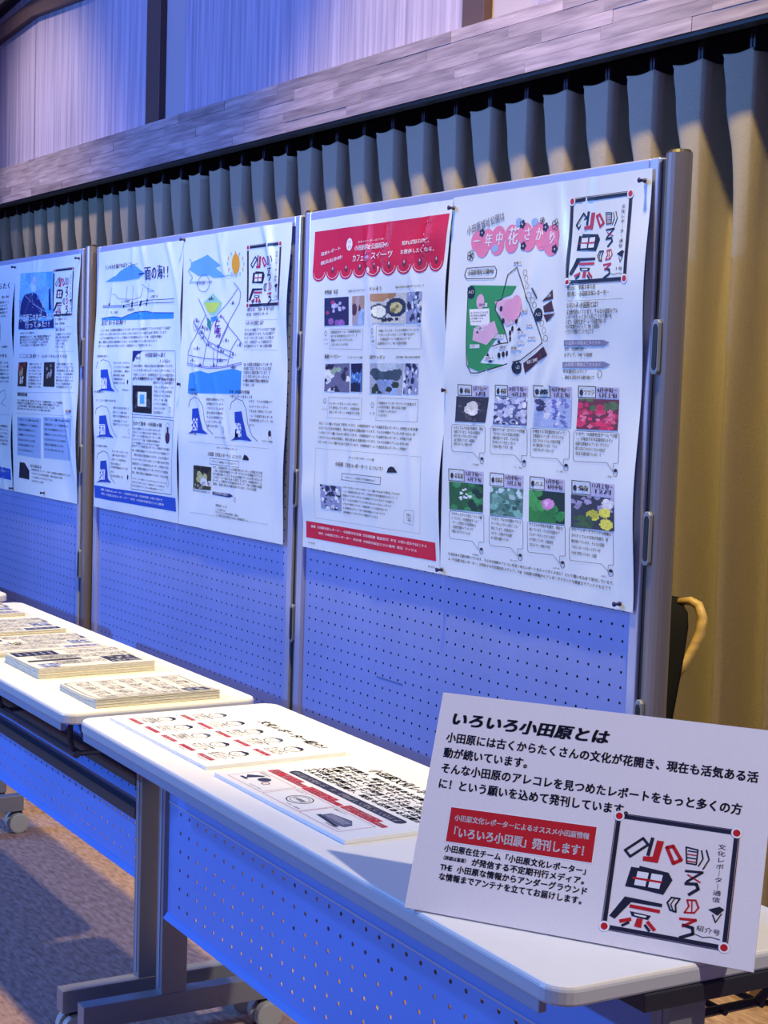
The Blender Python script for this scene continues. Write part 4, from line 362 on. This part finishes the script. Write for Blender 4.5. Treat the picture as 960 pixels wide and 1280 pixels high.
# ------------------------------------------------------------------ curtains
PITCH=.158
def curtain(name,x0,x1,label,seed):
    rr=random.Random(seed); t=thing(name,label,'curtain',(x0,.74,0),0,'pleated curtains along the back wall')
    n=int(round((x1-x0)/PITCH)); P=(x1-x0)/n; prof=30; H=36; ztop=2.205; zb=.015
    jit=[(rr.uniform(-.2,.2),rr.uniform(.8,1.2),rr.uniform(-.02,.02)) for _ in range(n+1)]
    hdr=[];vs=[];fs=[]
    def yy(ph,k,a,d):
        # flat-faced pinch pleat with a deep gap beside it at the top, soft rounded fold below
        q=.34*min(1,d/.38); e=.05+.22*min(1,d/.8); D=.09-.03*min(1,d/.8)
        x=(ph-(q-e))%1.0
        box=D-(D+.048)*x/e if x<e else -.048 if x<e+.62-q else -.048+(D+.048)*(x-e-.62+q)/.05 if x<e+.67-q else D
        soft=-.045*math.cos((ph-.46)*2*math.pi)*(1 if ph<.6 else .9)-.012*math.cos((ph-.46)*4*math.pi)
        return box*(1-k)+soft*a*k
    def k_of(z):
        d=(ztop-z); return min(1,max(0,(d-.12)/.75))
    for j in range(H+1):
        z=ztop-(ztop-zb)*(j/H)**1.5
        for i in range(n*prof+1):
            p=i/prof; pi=min(n-1,int(p)); ph=p-pi
            a0,b0=jit[pi],jit[min(n,pi+1)]; k=k_of(z)
            x=p*P+(a0[2]*(1-ph)+b0[2]*ph)*min(1,(ztop-z)/1.2)*1.4
            y=yy(ph,k,(a0[1]*(1-ph)+b0[1]*ph),ztop-z)+.010*math.sin(3.1*x+z*1.7)*min(1,(ztop-z))
            zz=z-(.006*math.cos((ph-.28)/.56*math.pi) if j==0 and ph<.56 else 0)-(.010 if j==0 and ph>.6 else 0)
            vs.append((x,y,zz))
    w=n*prof+1
    for j in range(H):
        for i in range(w-1): fs.append((j*w+i,j*w+i+1,(j+1)*w+i+1,(j+1)*w+i))
    o=obj('curtain_cloth',MB().add(vs,fs),CURT,t,smooth=True); md=o.modifiers.new('thick','SOLIDIFY'); md.thickness=.002
    hk=MB()
    for i in range(n):
        for ph in (.50,.56): hk.box((i*P+ph*P-.003,-.045,ztop-.03),(i*P+ph*P+.003,-.035,2.33))
    ho=obj('curtain_hooks',hk,DKM,t); ho['kind']='stuff'
    return t
curtain('curtain',-5.55,-1.93,'olive tan pinch-pleated curtain hanging behind the two left boards',3)
curtain('curtain',-1.925,1.66,'olive tan pinch-pleated curtain hanging behind the right board and black chair',8)
struct('trim_curtain_rail',MB().box((-5.7,.70,2.300),(1.75,.74,2.331)),DKM)
# ------------------------------------------------------------------ pegboards
def perf(nx,nz,c,r,x0,z0,W,H,y=0,seg=8):
    """sheet W x H in the xz plane with nx*nz real holes, first hole at (x0,z0)"""
    vs=[];fs=[];idx={}
    def V(x,z):
        k=(round(x,5),round(z,5))
        if k not in idx: idx[k]=len(vs); vs.append((x,y,z))
        return idx[k]
    h=c/2
    for i in range(nx):
        for j in range(nz):
            cx,cz=x0+i*c,z0+j*c; sq=[(h,0),(h,h),(0,h),(-h,h),(-h,0),(-h,-h),(0,-h),(h,-h)]; o=[V(cx+a,cz+b) for a,b in sq]
            q=[]
            for k in range(8): q.append(len(vs)); vs.append((cx+r*math.cos(k*math.pi/4),y,cz+r*math.sin(k*math.pi/4)))
            for k in range(8): fs.append((o[k],o[(k+1)%8],q[(k+1)%8],q[k]))
    xa,xb,za,zb=x0-h,x0+h+(nx-1)*c,z0-h,z0+h+(nz-1)*c
    m=MB().add(vs,fs)
    for a,b in (((0,0),(W,za)),((0,zb),(W,H)),((0,za),(xa,zb)),((xb,za),(W,zb))): m.add([(a[0],y,a[1]),(b[0],y,a[1]),(b[0],y,b[1]),(a[0],y,b[1])],[(0,1,2,3)])
    return m
def pegboard(x0,x1,yy,label,post,scr=False):
    W=x1-x0; t=thing('display_board',label,'display board',(x0,yy,0),0,'pegboard display panels in a row')
    ZB,ZT=.14,1.848; H=ZT-ZB; n=int((W-.06)/.03)
    pm=perf(n,int((H-.07)/.03),.03,.0029,(W-(n-1)*.03)/2,.048,W,H)
    o=obj('perforated_sheet',pm,BOARDM,t); o.location=(0,0,ZB)
    obj('inner_core',MB().box((.01,.006,ZB),(W-.01,.02,ZT-.01)),DARKIN,t)
    for a,b in ((0,.024),(W-.024,W)): obj('frame_stile',MB().box((a,-.012,ZB),(b,.026,ZT)),ALU,t,bevel=.003)
    obj('frame_rail',MB().box((.024,-.0115,ZT-.028),(W-.024,.026,ZT)),ALU,t,bevel=.003); obj('frame_rail',MB().box((.024,-.0115,ZB),(W-.024,.026,ZB+.03)),ALU,t,bevel=.003)
    obj('rubber_gap',MB().box((W,-.004,ZB),(W+.008,.02,ZT-.004)),BLK,t)
    px=W+.008+post
    obj('post',MB().tube([(px,.006,.06),(px,.006,ZT+.004)],post,20),POST,t,smooth=False)
    obj('post_cap',MB().tube([(px,.006,ZT+.004),(px,.006,ZT+.010)],[post,post*.8],20),BLK,t)
    px0=px
    for zz in (1.50,1.145,.79):
        px=px0-.009
        l=obj('latch',MB().prism([(px-.0085+a,zz+b) for a,b in ((0,-.044),(.004,-.05),(.013,-.05),(.017,-.044),(.017,.044),(.013,.05),(.004,.05),(0,.044))],'y',-post*1.06,.0),LEGM,t,bevel=.001)
        obj('slot',MB().prism([(px-.005+a,zz+b) for a,b in ((0,-.036),(.003,-.042),(.008,-.042),(.011,-.036),(.011,.036),(.008,.042),(.003,.042),(0,.036))],'y',-post*1.06-.0012,-post*.9),BLK,l)
    px=px0
    for sx in (.05,px):
        obj('foot',MB().box((sx-.02,-.03,.045),(sx+.02,.28,.075)),POST,t,bevel=.004); obj('foot_pad',MB().tube([(sx,.27,0),(sx,.27,.045)],.018,12),BLK,t); obj('foot_pad',MB().tube([(sx,-.012,0),(sx,-.012,.045)],.018,12),BLK,t)
        obj('foot_upright',MB().box((sx-.012,.03,.07),(sx+.012,.055,.6)),POST,t)
    return t
bd3=pegboard(-.118,1.092,0,'pegboard panel at the right, under the red and the flower posters',.0235)
s=obj('scratch_mark',MB().box((.355,-.0006,.72),(.46,-.0001,.723)),mat('scuffed_paint',(.10,.16,.36),.7),bd3); s=obj('scratch_mark',MB().box((.80,-.0006,.706),(.91,-.0001,.709)),MATS['scuffed_paint'],bd3)
pegboard(-1.428,-.172,.018,'pegboard panel in the middle, under the blue sea and map posters',.017)
pegboard(-2.76,-1.500,0,'pegboard panel at the left edge of the picture',.020)
# ------------------------------------------------------------------ posters, pinned to the boards
def poster(key,X0,zt,Y,x0,x1,y0,y1,label,seed,group='printed posters pinned to the boards'):
    """x0..y1 in mm measured from the lay-out origin (X0,zt)"""
    rr=random.Random(seed); W,H=x1-x0,y1-y0
    bump=[(rr.uniform(0,1),rr.uniform(0,1),rr.uniform(.07,.16),rr.uniform(.10,.22),rr.uniform(-.0035,.005),rr.uniform(0,3.14)) for _ in range(16)]
    cre=[(rr.uniform(.1,.9),rr.choice((0,0,.1,.3,.5,.7,.98))+rr.uniform(-.03,.03),rr.uniform(-1.4,1.4),rr.uniform(.05,.12)) for _ in range(9)]
    def disp(u,v):
        d=.004+.0045*math.sin(math.pi*min(1,max(0,v))*2.0+seed)**2*(.4+.6*math.cos((u-.5)*math.pi)**2)
        d+=.009*math.exp(-((u)/.10)**2)*math.sin(math.pi*v*1.0)**2*(1 if seed%2 else .7)+.010*math.exp(-((1-u)/.09)**2)*math.sin(math.pi*v*2)**2
        for a,b,ru,rv,h,th in bump:
            du,dv=(u-a),(v-b); p=du*math.cos(th)+dv*math.sin(th); q=-du*math.sin(th)+dv*math.cos(th); d+=h*math.exp(-(p/ru)**2*3-(q/rv)**2)
        for a,b,sl,ln in cre:
            q=(u-a)-sl*(v-b)*.5; d+=.0042*math.exp(-(q/.020)**2)*math.exp(-((v-b)/ln/1.7)**2)
        return max(.0012,d)
    def fn(x,y,lift):
        u,v=(x-x0)/W,(y-y0)/H; ex=.0025*math.sin(v*9+seed)*(1 if u>.5 else -1)*abs(2*u-1)**6
        return ((x-x0)/1000+ex,-disp(u,v)-lift,-(y-y0)/1000)
    t=thing('poster',label,'poster',(X0+x0/1000,Y,zt-y0/1000),0,group)
    nx,ny=56,80; vs=[fn(x0+W*i/nx,y0+H*j/ny,0) for j in range(ny+1) for i in range(nx+1)]; fs=[(j*(nx+1)+i,j*(nx+1)+i+1,(j+1)*(nx+1)+i+1,(j+1)*(nx+1)+i) for j in range(ny) for i in range(nx)]
    o=obj('paper_sheet',MB().add(vs,fs),PAPER,t,smooth=True); run_ops(POSTERS[key],fn,t); return t
YF=-.0125
poster('cafe',-.103,1.83,YF,18,593,4,829,'poster with a scalloped red awning banner at its top and red foot band',3)
poster('flower',.468,1.835,YF-.001,24,614,6,834,'poster with a green park map and eight flower photographs',6)
poster('sea',-1.444,1.832,YF+.018,40,643,4,840,'poster with blue wave drawings and a solid blue band at its foot',5)
poster('map',-.836,1.838,YF+.017,37,634,5,846,'poster with a town road map, an orange sun and a blue sea',8)
poster('hall',-2.12,1.838,YF,28,613,8,846,'poster with a photograph of a peaked blue hall at its top left',7)
poster('news',-2.72,1.838,YF-.001,30,626,8,846,'poster cut by the left edge of the picture, with a short blue foot band',9)
# ------------------------------------------------------------------ push pins
pin=thing('push_pin','dark blue push pin','push pin',(0,0,0),0,'push pins holding the posters')
obj('head',MB().tube([(0,-.004,0),(0,-.0052,0),(0,-.010,0),(0,-.015,0),(0,-.018,0)],[.005,.0042,.0026,.004,.0052],10),PINM,pin,smooth=True)
obj('needle',MB().tube([(0,.004,0),(0,-.004,0)],.0007,6),POST,pin)
pins=[(1.066,1.807,'at the top right corner of the flower poster',0),(.497,1.806,'at the top where the red and flower posters meet',0),(.497,1.41,'half way down where the red and flower posters meet',0),(.499,1.012,'at the foot where the red and flower posters meet',0),(1.050,1.013,'at the bottom right corner of the flower poster',0),
 (-.795,1.406,'half way down where the sea and map posters meet',.018),(-.795,1.828,'at the top where the sea and map posters meet',.018),(-1.515,1.815,'at the top right corner of the blue hall poster',0),(-2.093,1.816,'at the top left corner of the blue hall poster',0),(-2.092,1.002,'at the bottom left corner of the blue hall poster',0),(-1.79,1.008,'in the middle of the foot of the blue hall poster',0)]
for i,(x,z,l,dy) in enumerate(pins):
    p=pin if i==0 else dup(pin); p.location=(x,-.016+dy,z); p['label']='dark blue push pin '+l
# ------------------------------------------------------------------ tables
def rrect(hx,hy,r,n=6):
    out=[]
    for cx,cy,a in ((hx-r,hy-r,0),(-hx+r,hy-r,90),(-hx+r,-hy+r,180),(hx-r,-hy+r,270)):
        for k in range(n+1):
            t=math.radians(a+90*k/n); out.append((cx+r*math.cos(t),cy+r*math.sin(t)))
    return out
BANDM=mat('grey_edge_band',(.56,.58,.64),.35)
XBAR=mat('steel_painted_shade',(.075,.06,.065),.5,.2)  # shade under the tabletop is painted into the bars as dark brown
def table(loc,rz,label,bars):
    t=thing('folding_table',label,'table',loc,rz,'long white-topped folding tables set end to end'); L,D=.7625,.2315
    obj('tabletop',MB().prism(rrect(L-.002,D-.002,.032),'z',.700,.72),TOPM,t,bevel=.003,seg=2)
    obj('edge_band',MB().prism(rrect(L,D,.034),'z',.695,.7175),BANDM,t,bevel=.004,seg=2)
    obj('edge_rail',MB().box((-L+.02,-D+.006,.676),(L-.04,-D+.018,.695)),RAILM,t,bevel=.002)
    py=-.036 if not bars else .008; pz0=.29 if not bars else .303
    p=perf(35,6,.0395,.0042,.055,.036,1.43,.37); o=obj('modesty_panel',p,PANM,t); o.location=(-.715,py,pz0)
    md=o.modifiers.new('thick','SOLIDIFY'); md.thickness=.0012; md.offset=1
    obj('panel_fold',MB().box((-.715,py-.0035,.536),(.715,py-.001,.540)),ALU,t); obj('panel_lip',MB().prism([(py-.012,pz0-.003),(py,pz0-.003),(py,pz0+.011),(py-.0045,pz0+.007)],'x',-.715,.715),PANM,t)
    for s in (-1,1):
        x=s*.735
        obj('leg_column',MB().box((x-.0155,-.046,.11),(x+.0155,.014,.695)),LEGM,t,bevel=.002)
        obj('column_groove',MB().box((x-.0035,-.0475,.13),(x+.0035,-.0455,.68)),RAILM,t)
        obj('foot_beam',MB().box((x-.0175,-.224,.068),(x+.0175,.232,.118)),LEGM,t,bevel=.002)
        obj('top_bracket',MB().box((x-.03,-.10,.672),(x+.03,.12,.695)),DKM,t,bevel=.002)
        for y in (-.192,.215):
            c=obj('caster',MB().box((x-.011,y-.014,.046),(x+.011,y+.014,.070)).tube([(x-.018,y,.033),(x+.018,y,.033)],.012,12),BLK,t)
            for e in (-1,1):
                xx=x+e*.0165; obj('wheel',MB().tube([(xx-.0105,y,.031),(xx-.009,y,.031),(xx+.009,y,.031),(xx+.0105,y,.031)],[.026,.031,.031,.026],20),CASW,c)
    # wire shelf under the top
    path=lambda x,y0,y1,zl:[(x,y0,.69),(x,y0,zl+.03),(x,y0+.006,zl+.012),(x,y0+.024,zl),(x,y1-.024,zl),(x,y1-.006,zl+.012),(x,y1,zl+.03),(x,y1,.69)]
    for x in (-.69,-.23,.23,.69): obj('shelf_hanger',MB().tube(path(x,-.19 if bars else .00,.19,.615),.0065,8),DKM,t)
    for y in ((-.178,-.02,.165) if bars else (.03,.10,.165)): obj('shelf_rod',MB().tube([(-.70,y,.615),(.70,y,.615)],.005 if y>-.1 else .0085,8),DKM,t)
    if bars:
        for z in (.462,.535): obj('cross_bar',MB().box((-.715,-.046,z),(.715,-.02,z+.026)),XBAR,t,bevel=.002)
    return t
table((1.138,-.6404,0),-.0391,'nearest folding table, holding the upright sign and two flat foam boards',False)
table((-.430,-.597,0),-.028,'middle folding table, holding the stacks of newsletters',True)
table((-2.115,-.535,0),-.02,'farthest folding table, only its end showing at the left edge',True)
# ------------------------------------------------------------------ foam boards lying on the near table
def flat(loc,rz,w,d,h,name,label,cat,m,group=None):
    t=thing(name,label,cat,loc,rz,group); obj('board' ,MB().box((0,0,0),(w,d,h)),m,t,bevel=.0008)
    fn=lambda x,y,l:(x/1000,d-y/1000,h+l*.6)
    return t,fn
tz=.7202; a=-.0391
t1,fn=flat((.409,-.786,tz),a+.012,.432,.298,.007,'foam_board','white foam board of ten small face portraits with red name tags','sign board',FOAM,'foam boards lying on the near table')
s=Ink(fn,400); s.text('文化レポーター紹介！',150,34,408,34,22,'K',.03,.1,2)
cols=[28,106,184,262,340]
for j,y in enumerate((62,176)):
    for i,x in enumerate(cols):
        x+=j*-8+6
        s.ell(x+34,y+22,18,18,2,'K2',16); s.poly([(x+17,y+20),(x+20,y+7),(x+34,y+1),(x+48,y+7),(x+51,y+20),(x+44,y+12),(x+24,y+12)],'K2' if (i+j)%3 else 'G'); 
        s.ell(x+28,y+24,1.6,2,0,'K',8); s.ell(x+40,y+24,1.6,2,0,'K',8); s.line([(x+30,y+31),(x+38,y+31)],1,'K')
        for k in range(4): s.text(filler(7),x+6,y+50+k*8,x+62-(k%2)*10,y+50+k*8,6.6,'K2',.02)
        s.poly([(x+4,y+84),(x+60,y+84),(x+60,y+95),(x+4,y+95)],'RD2'); s.text(filler(5),x+8,y+93,x+54,y+93,7.5,'W',.02,lift=.0012)
        s.text(filler(3),x+20,y+104,x+58,y+104,6,'RD2',.01)
s.build('printed_text',t1)
t2,fn=flat((.884,-.803,tz),a+.01,.432,.298,.007,'foam_board','white foam board with red and black banners, lying flat beside the upright sign','sign board',FOAM,'foam boards lying on the near table')
s=Ink(fn,400); s.text('小田原文化レポーターって？',90,34,410,34,24,'K',.03,.1,2)
for k in range(6): s.text(filler(20),50-k*2,60+k*16,404,60+k*16,12.5,'K',.035,.1,2)
s.poly([(44,158),(50,152),(386,152),(392,158),(392,168),(386,174),(50,174),(44,168)],'K2'); s.text('小田原文化レポーターが取材して発信しています',54,169,382,169,12,'W',.02,lift=.001)
for i,(xa,xb,y) in enumerate(((24,148,182),(150,268,186),(272,400,186))):
    s.poly([(xa,y),(xb-30,y),(xb-30,y+10),(xb,y+10),(xb,y+22),(xa,y+22)],'RED'); s.text(filler(7),xa+4,y+9,xb-36,y+9,7.5,'W',.02,lift=.001); s.text(filler(9),xa+8,y+19,xb-6,y+19,7.5,'W',.02,lift=.001)
for i,x in enumerate((24,150,272)):
    s.line([(x,214),(x+118,214),(x+118,284),(x,284),(x,214)],.8,'RD2'); 
    s.text(filler(6),x+6,224,x+46,224,6,'K2'); s.text(filler(8),x+66,278,x+110,278,5,'K2')
s.ell(210,246,25,22,2,'K2',24); s.ell(210,246,19,16,1,'K2',20); s.text('小田原',194,251,226,251,9,'K2',.02)
s.poly([(300,240),(350,232),(372,246),(374,262),(360,266),(300,258)],'G'); s.poly([(296,258),(368,268),(366,274),(296,266)],'K'); 
for k in range(4): s.line([(306,243+k*4),(362,243+k*4)],.8,'W',.001)
s.ell(78,240,13,12,0,'K2',16); s.ell(100,250,7,7,2,'RD2',12); s.poly([(34,250),(56,226),(60,232),(52,262)],'K2'); s.poly([(38,262),(60,262),(60,268),(38,268)],'K')
s.build('printed_text',t2)
# ------------------------------------------------------------------ stacks of newsletters on the middle table
def stack(x,y,rz,w,d,h,label,seed,style,edge=EDGE,curl=0.0):
    rr=random.Random(seed); t=thing('newsletter_stack',label,'newsletters',(x,y,tz),rz,'stacks of newsletters on the middle table')
    n=max(5,int(h/.0011)); m=MB()
    cz=lambda u,z: z+curl*max(0,(u-.55)/.45)**2*z/h
    for i in range(n):
        z0,z1=h*i/n,h*(i+1)/n-.00025; dx,dy=rr.uniform(-.0016,.0016),rr.uniform(-.0016,.0016); K=8
        top=[];bot=[]
        for k in range(K+1):
            u=k/K; top.append((u*w+dx,cz(u,z1))); bot.append((u*w+dx,cz(u,z0)))
        m.prism(bot+top[::-1],'y',dy,d+dy)
    o=obj('paper_layers',m,edge,t); o['kind']='stuff'
    w0,d0=w,d
    fn=lambda X_,Y_,l:(X_/1000,d0-Y_/1000,cz(X_/1000/w0,h)+.0012+l*.6)
    nx=8; vs=[fn(w*1000*i/nx,d*1000*j,-.0008) for j in range(2) for i in range(nx+1)]; fs=[(i,i+1,nx+2+i,nx+1+i) for i in range(nx)]
    obj('top_sheet',MB().add(vs,fs),SHEET,t)
    s=Ink(fn,60); w*=1000; d*=1000
    if style=='frame':
        s.line([(8,8),(w-8,8),(w-8,d-8),(8,d-8),(8,8)],1.6,'K')
        s.poly([(w-58,14),(w-14,14),(w-14,70),(w-58,70)],'K2'); s.text('小田原',w-54,40,w-18,40,14,'W',.02,lift=.001); s.text('通信',w-48,62,w-24,62,12,'W',.02,lift=.001)
        for c in range(4):
            for r0 in range(5):
                X0=14+c*48; Y0=(78 if c==3 else 18)+r0*(40 if c==3 else 54)
                if Y0>d-50: continue
                s.text(filler(4),X0,Y0+8,X0+38,Y0+8,9,'K',.025)
                for k in range(4): s.text(filler(9),X0,Y0+16+k*6.5,X0+42,Y0+16+k*6.5,5.4,'K',.03)
    elif style=='bars':
        s.poly([(8,d-120),(60,d-120),(60,d-8),(8,d-8)],'K2'); 
        for k in range(5): s.text(filler(8),14,d-100+k*20,54,d-100+k*20,7,'W',.01,lift=.001)
        s.text('文化レポーター',70,24,150,24,12,'K',.03)
        for x_ in (118,128): s.poly([(x_,d-150),(x_+6,d-150),(x_+6,d-12),(x_,d-12)],'K2')
        photo('news',[(120,20),(200,20),(200,100),(120,100)],fn,t,14); photo('street',[(w-60,d-70),(w-8,d-70),(w-8,d-20),(w-60,d-20)],fn,t,12)
        for c,(X0,Y0,n_) in enumerate(((14,20,20),(70,34,30),(140,112,18),(66,d-140,14),(144,d-120,7))):
            for k in range(n_):
                if Y0+k*7<d-10: s.text(filler(8),X0,Y0+k*7,X0+44,Y0+k*7,5.4,'K',.03)
    else:
        s.poly([(w-40,10),(w-12,10),(w-12,110),(w-40,110)],'K3' if style=='title' else 'LV')
        for i,ch in enumerate('小田原通信'): s.char(ch,w-35,32+i*18,17,17,'W' if style=='title' else 'K',.03,lift=.001)
        photo('street',[(w-110,14),(w-62,14),(w-62,70),(w-110,70)],fn,t,12); photo('shop',[(14,d-70),(70,d-70),(70,d-16),(14,d-16)],fn,t,12); photo('dish',[(90,d-110),(130,d-110),(130,d-70),(90,d-70)],fn,t,10)
        for c,X0 in enumerate((14,62,110,158)):
            for k in range(34):
                Y0=(16 if c<2 else 84 if c<3 else 124)+k*7
                if Y0<d-(78 if c<1 else 118 if c==1 else 12): s.text(filler(8),X0,Y0,X0+42,Y0,5.4,'K',.03)
        s.text('まちの情報',16,14,90,14,11,'SEA2',.03)
    s.build('printed_text',t); return t
stack(.092,-.762,-.03,.208,.298,.014,'newsletter stack with a black outlined front page, nearest to the end of the middle table',1,'frame',curl=.006)
stack(-.262,-.756,-.02,.225,.300,.022,'thick yellowed newsletter stack with a dark block at its left side',2,'bars',curl=.002)
stack(-.545,-.748,-.03,.222,.300,.012,'newsletter stack with a pale title strip, just left of the yellowed stack',3,'pale')
stack(-.830,-.735,-.02,.212,.298,.010,'newsletter stack with a dark blue title strip down its right side',4,'title')
stack(-1.130,-.735,-.02,.212,.298,.010,'newsletter stack farthest along the middle table, cut by the left edge of the picture',6,'pale')
# ------------------------------------------------------------------ upright sign on the near table
lean=math.radians(27); W_,H_=.4435,.302
sg=thing('table_sign','white upright sign with black heading and red banner, propped on the near table','sign',(1.587,-.9005,tz+.0024),math.atan2(.569,.822))
def sp(x,z,l): return (x,math.sin(lean)*z-math.cos(lean)*l,math.cos(lean)*z+math.sin(lean)*l)
m=MB(); vs=[sp(x,z,l) for l in (0,-.005) for x,z in ((0,0),(W_,0),(W_,H_),(0,H_))]; m.add(vs,[(0,1,2,3),(7,6,5,4),(0,4,5,1),(1,5,6,2),(2,6,7,3),(3,7,4,0)])
obj('sign_card',m,SIGNP,sg)
m=MB()
obj('card_easel',MB().add([sp(.17,.0,-.0052),sp(.27,.0,-.0052),sp(.25,.2,-.0052),sp(.19,.2,-.0052),(.18,.115,0),(.26,.115,0)],[(0,1,2,3),(3,2,5,4)]),SHEET,sg)
fn=lambda x,y,l: sp(x/1000,(H_*1000-y)/1000,l*.5+.0001)
s=Ink(fn,500); Y=lambda v:(H_-v)*1000
s.text('いろいろ小田原とは',17,Y(.2590),235,Y(.2590),17.5,'K',.045,.16,4)
s.text('小田原には古くからたくさんの文化が花開き、現在も活気ある活',16,Y(.2335),426,Y(.2335),13,'K',.03,0,3)
s.text('動が続いています。',16,Y(.2117),142,Y(.2117),13,'K',.03,0,3)
s.text('そんな小田原のアレコレを見つめたレポートをもっと多くの方',16,Y(.1899),411,Y(.1899),13,'K',.03,0,3)
s.text('に！という願いを込めて発刊しています。',16,Y(.1681),281,Y(.1681),13,'K',.03,0,3)
s.poly([(38.5,Y(.1448)),(237,Y(.1475)),(237,Y(.0975)),(39,Y(.0950))],'W',.0003); s.poly([(40,Y(.1432)),(235.5,Y(.1460)),(235.5,Y(.0990)),(40.5,Y(.0965))],'RED',.0006)
s.text('小田原文化レポーターによるオススメ小田原情報',47,Y(.1265),228,Y(.1290),7.8,'W',.03,0,3,.001)
s.text('「いろいろ小田原」発刊します！',42,Y(.1050),232,Y(.1070),13,'W',.035,0,3,.001)
s.text('小田原在住チーム「小田原文化レポーター」',40,Y(.0835),236,Y(.0835),9,'K',.032,0,3)
s.text('（詳細は裏面）',38,Y(.0722),76,Y(.0722),5.2,'K',.03,0,2); s.text('が発信する不定期刊行メディア。',80,Y(.0707),236,Y(.0707),9,'K',.032,0,3)
s.text('THE 小田原な情報からアンダーグラウンド',39,Y(.0579),236,Y(.0579),9,'K',.032,0,3)
s.text('な情報までアンテナを立ててお届けします。',39,Y(.0451),236,Y(.0451),9,'K',.032,0,3)
s.build('printed_text',sg)
s=Ink(fn,500); s.stamp(262,Y(.1650),145,142.5,'紹介号',3,.85); s.build('printed_emblem',sg)
# ------------------------------------------------------------------ chair behind the right board
ch=thing('chair','black padded high-backed chair with a pale bentwood loop, behind the right board','chair',(.50,.47,0),math.radians(8))
def slab(cx,w,z0,z1,t,bow,m,name,smooth=True):
    vs=[];fs=[];nx,nz=10,14
    for side in (0,1):
        for j in range(nz+1):
            for i in range(nx+1):
                u,v=i/nx*2-1,j/nz; ww=w/2*(1-.10*(2*v-1)**2)*(1 if v<.86 else math.sqrt(max(0,1-((v-.86)/.15)**2))*.25+.75)
                th=t/2*max(.12,(1-abs(u)**6))*max(.15,1-abs(2*v-1)**8); y=bow*math.sin(v*math.pi)*-1+ (v-.5)*.10; vs.append((cx+u*ww,y+(-th if side==0 else th),z0+(z1-z0)*v))
    N=(nx+1)*(nz+1)
    for j in range(nz):
        for i in range(nx):
            a=j*(nx+1)+i; fs.append((a,a+1,a+nx+2,a+nx+1)); fs.append((N+a,N+a+nx+1,N+a+nx+2,N+a+1))
    for j in range(nz):
        for i in (0,nx): a=j*(nx+1)+i; fs.append((a,a+nx+1,N+a+nx+1,N+a))
    for i in range(nx):
        for j in (0,nz): a=j*(nx+1)+i; fs.append((a,a+1,N+a+1,N+a))
    return obj(name,MB().add(vs,fs),m,ch,smooth=smooth)
slab(0,.44,.50,.945,.075,.02,FAB,'backrest')
obj('seat',MB().prism(rrect(.225,.21,.06),'z',.42,.49),FAB,ch,bevel=.02,seg=4).location=(0,-.20,0)
for sx in (-1,1):
    obj('bentwood_loop',MB().tube([(sx*.17,.045,.935),(sx*.198,.050,.940),(sx*.218,.052,.932),(sx*.232,.05,.905),(sx*.231,.045,.87),(sx*.224,.032,.835),(sx*.214,.015,.80),(sx*.205,.0,.77)],[.008,.010,.011,.0115,.0115,.011,.0105,.010],10),WOOD,ch,smooth=True)
    for y in (-.36,-.02): obj('leg',MB().tube([(sx*.20,y,.44),(sx*.215,y-(.03 if y<-.1 else -.05),.0)],[.014,.010],10),WOOD,ch,smooth=True)
# unused prototype meshes are dropped
for me in list(bpy.data.meshes):
    if me.users==0: bpy.data.meshes.remove(me)
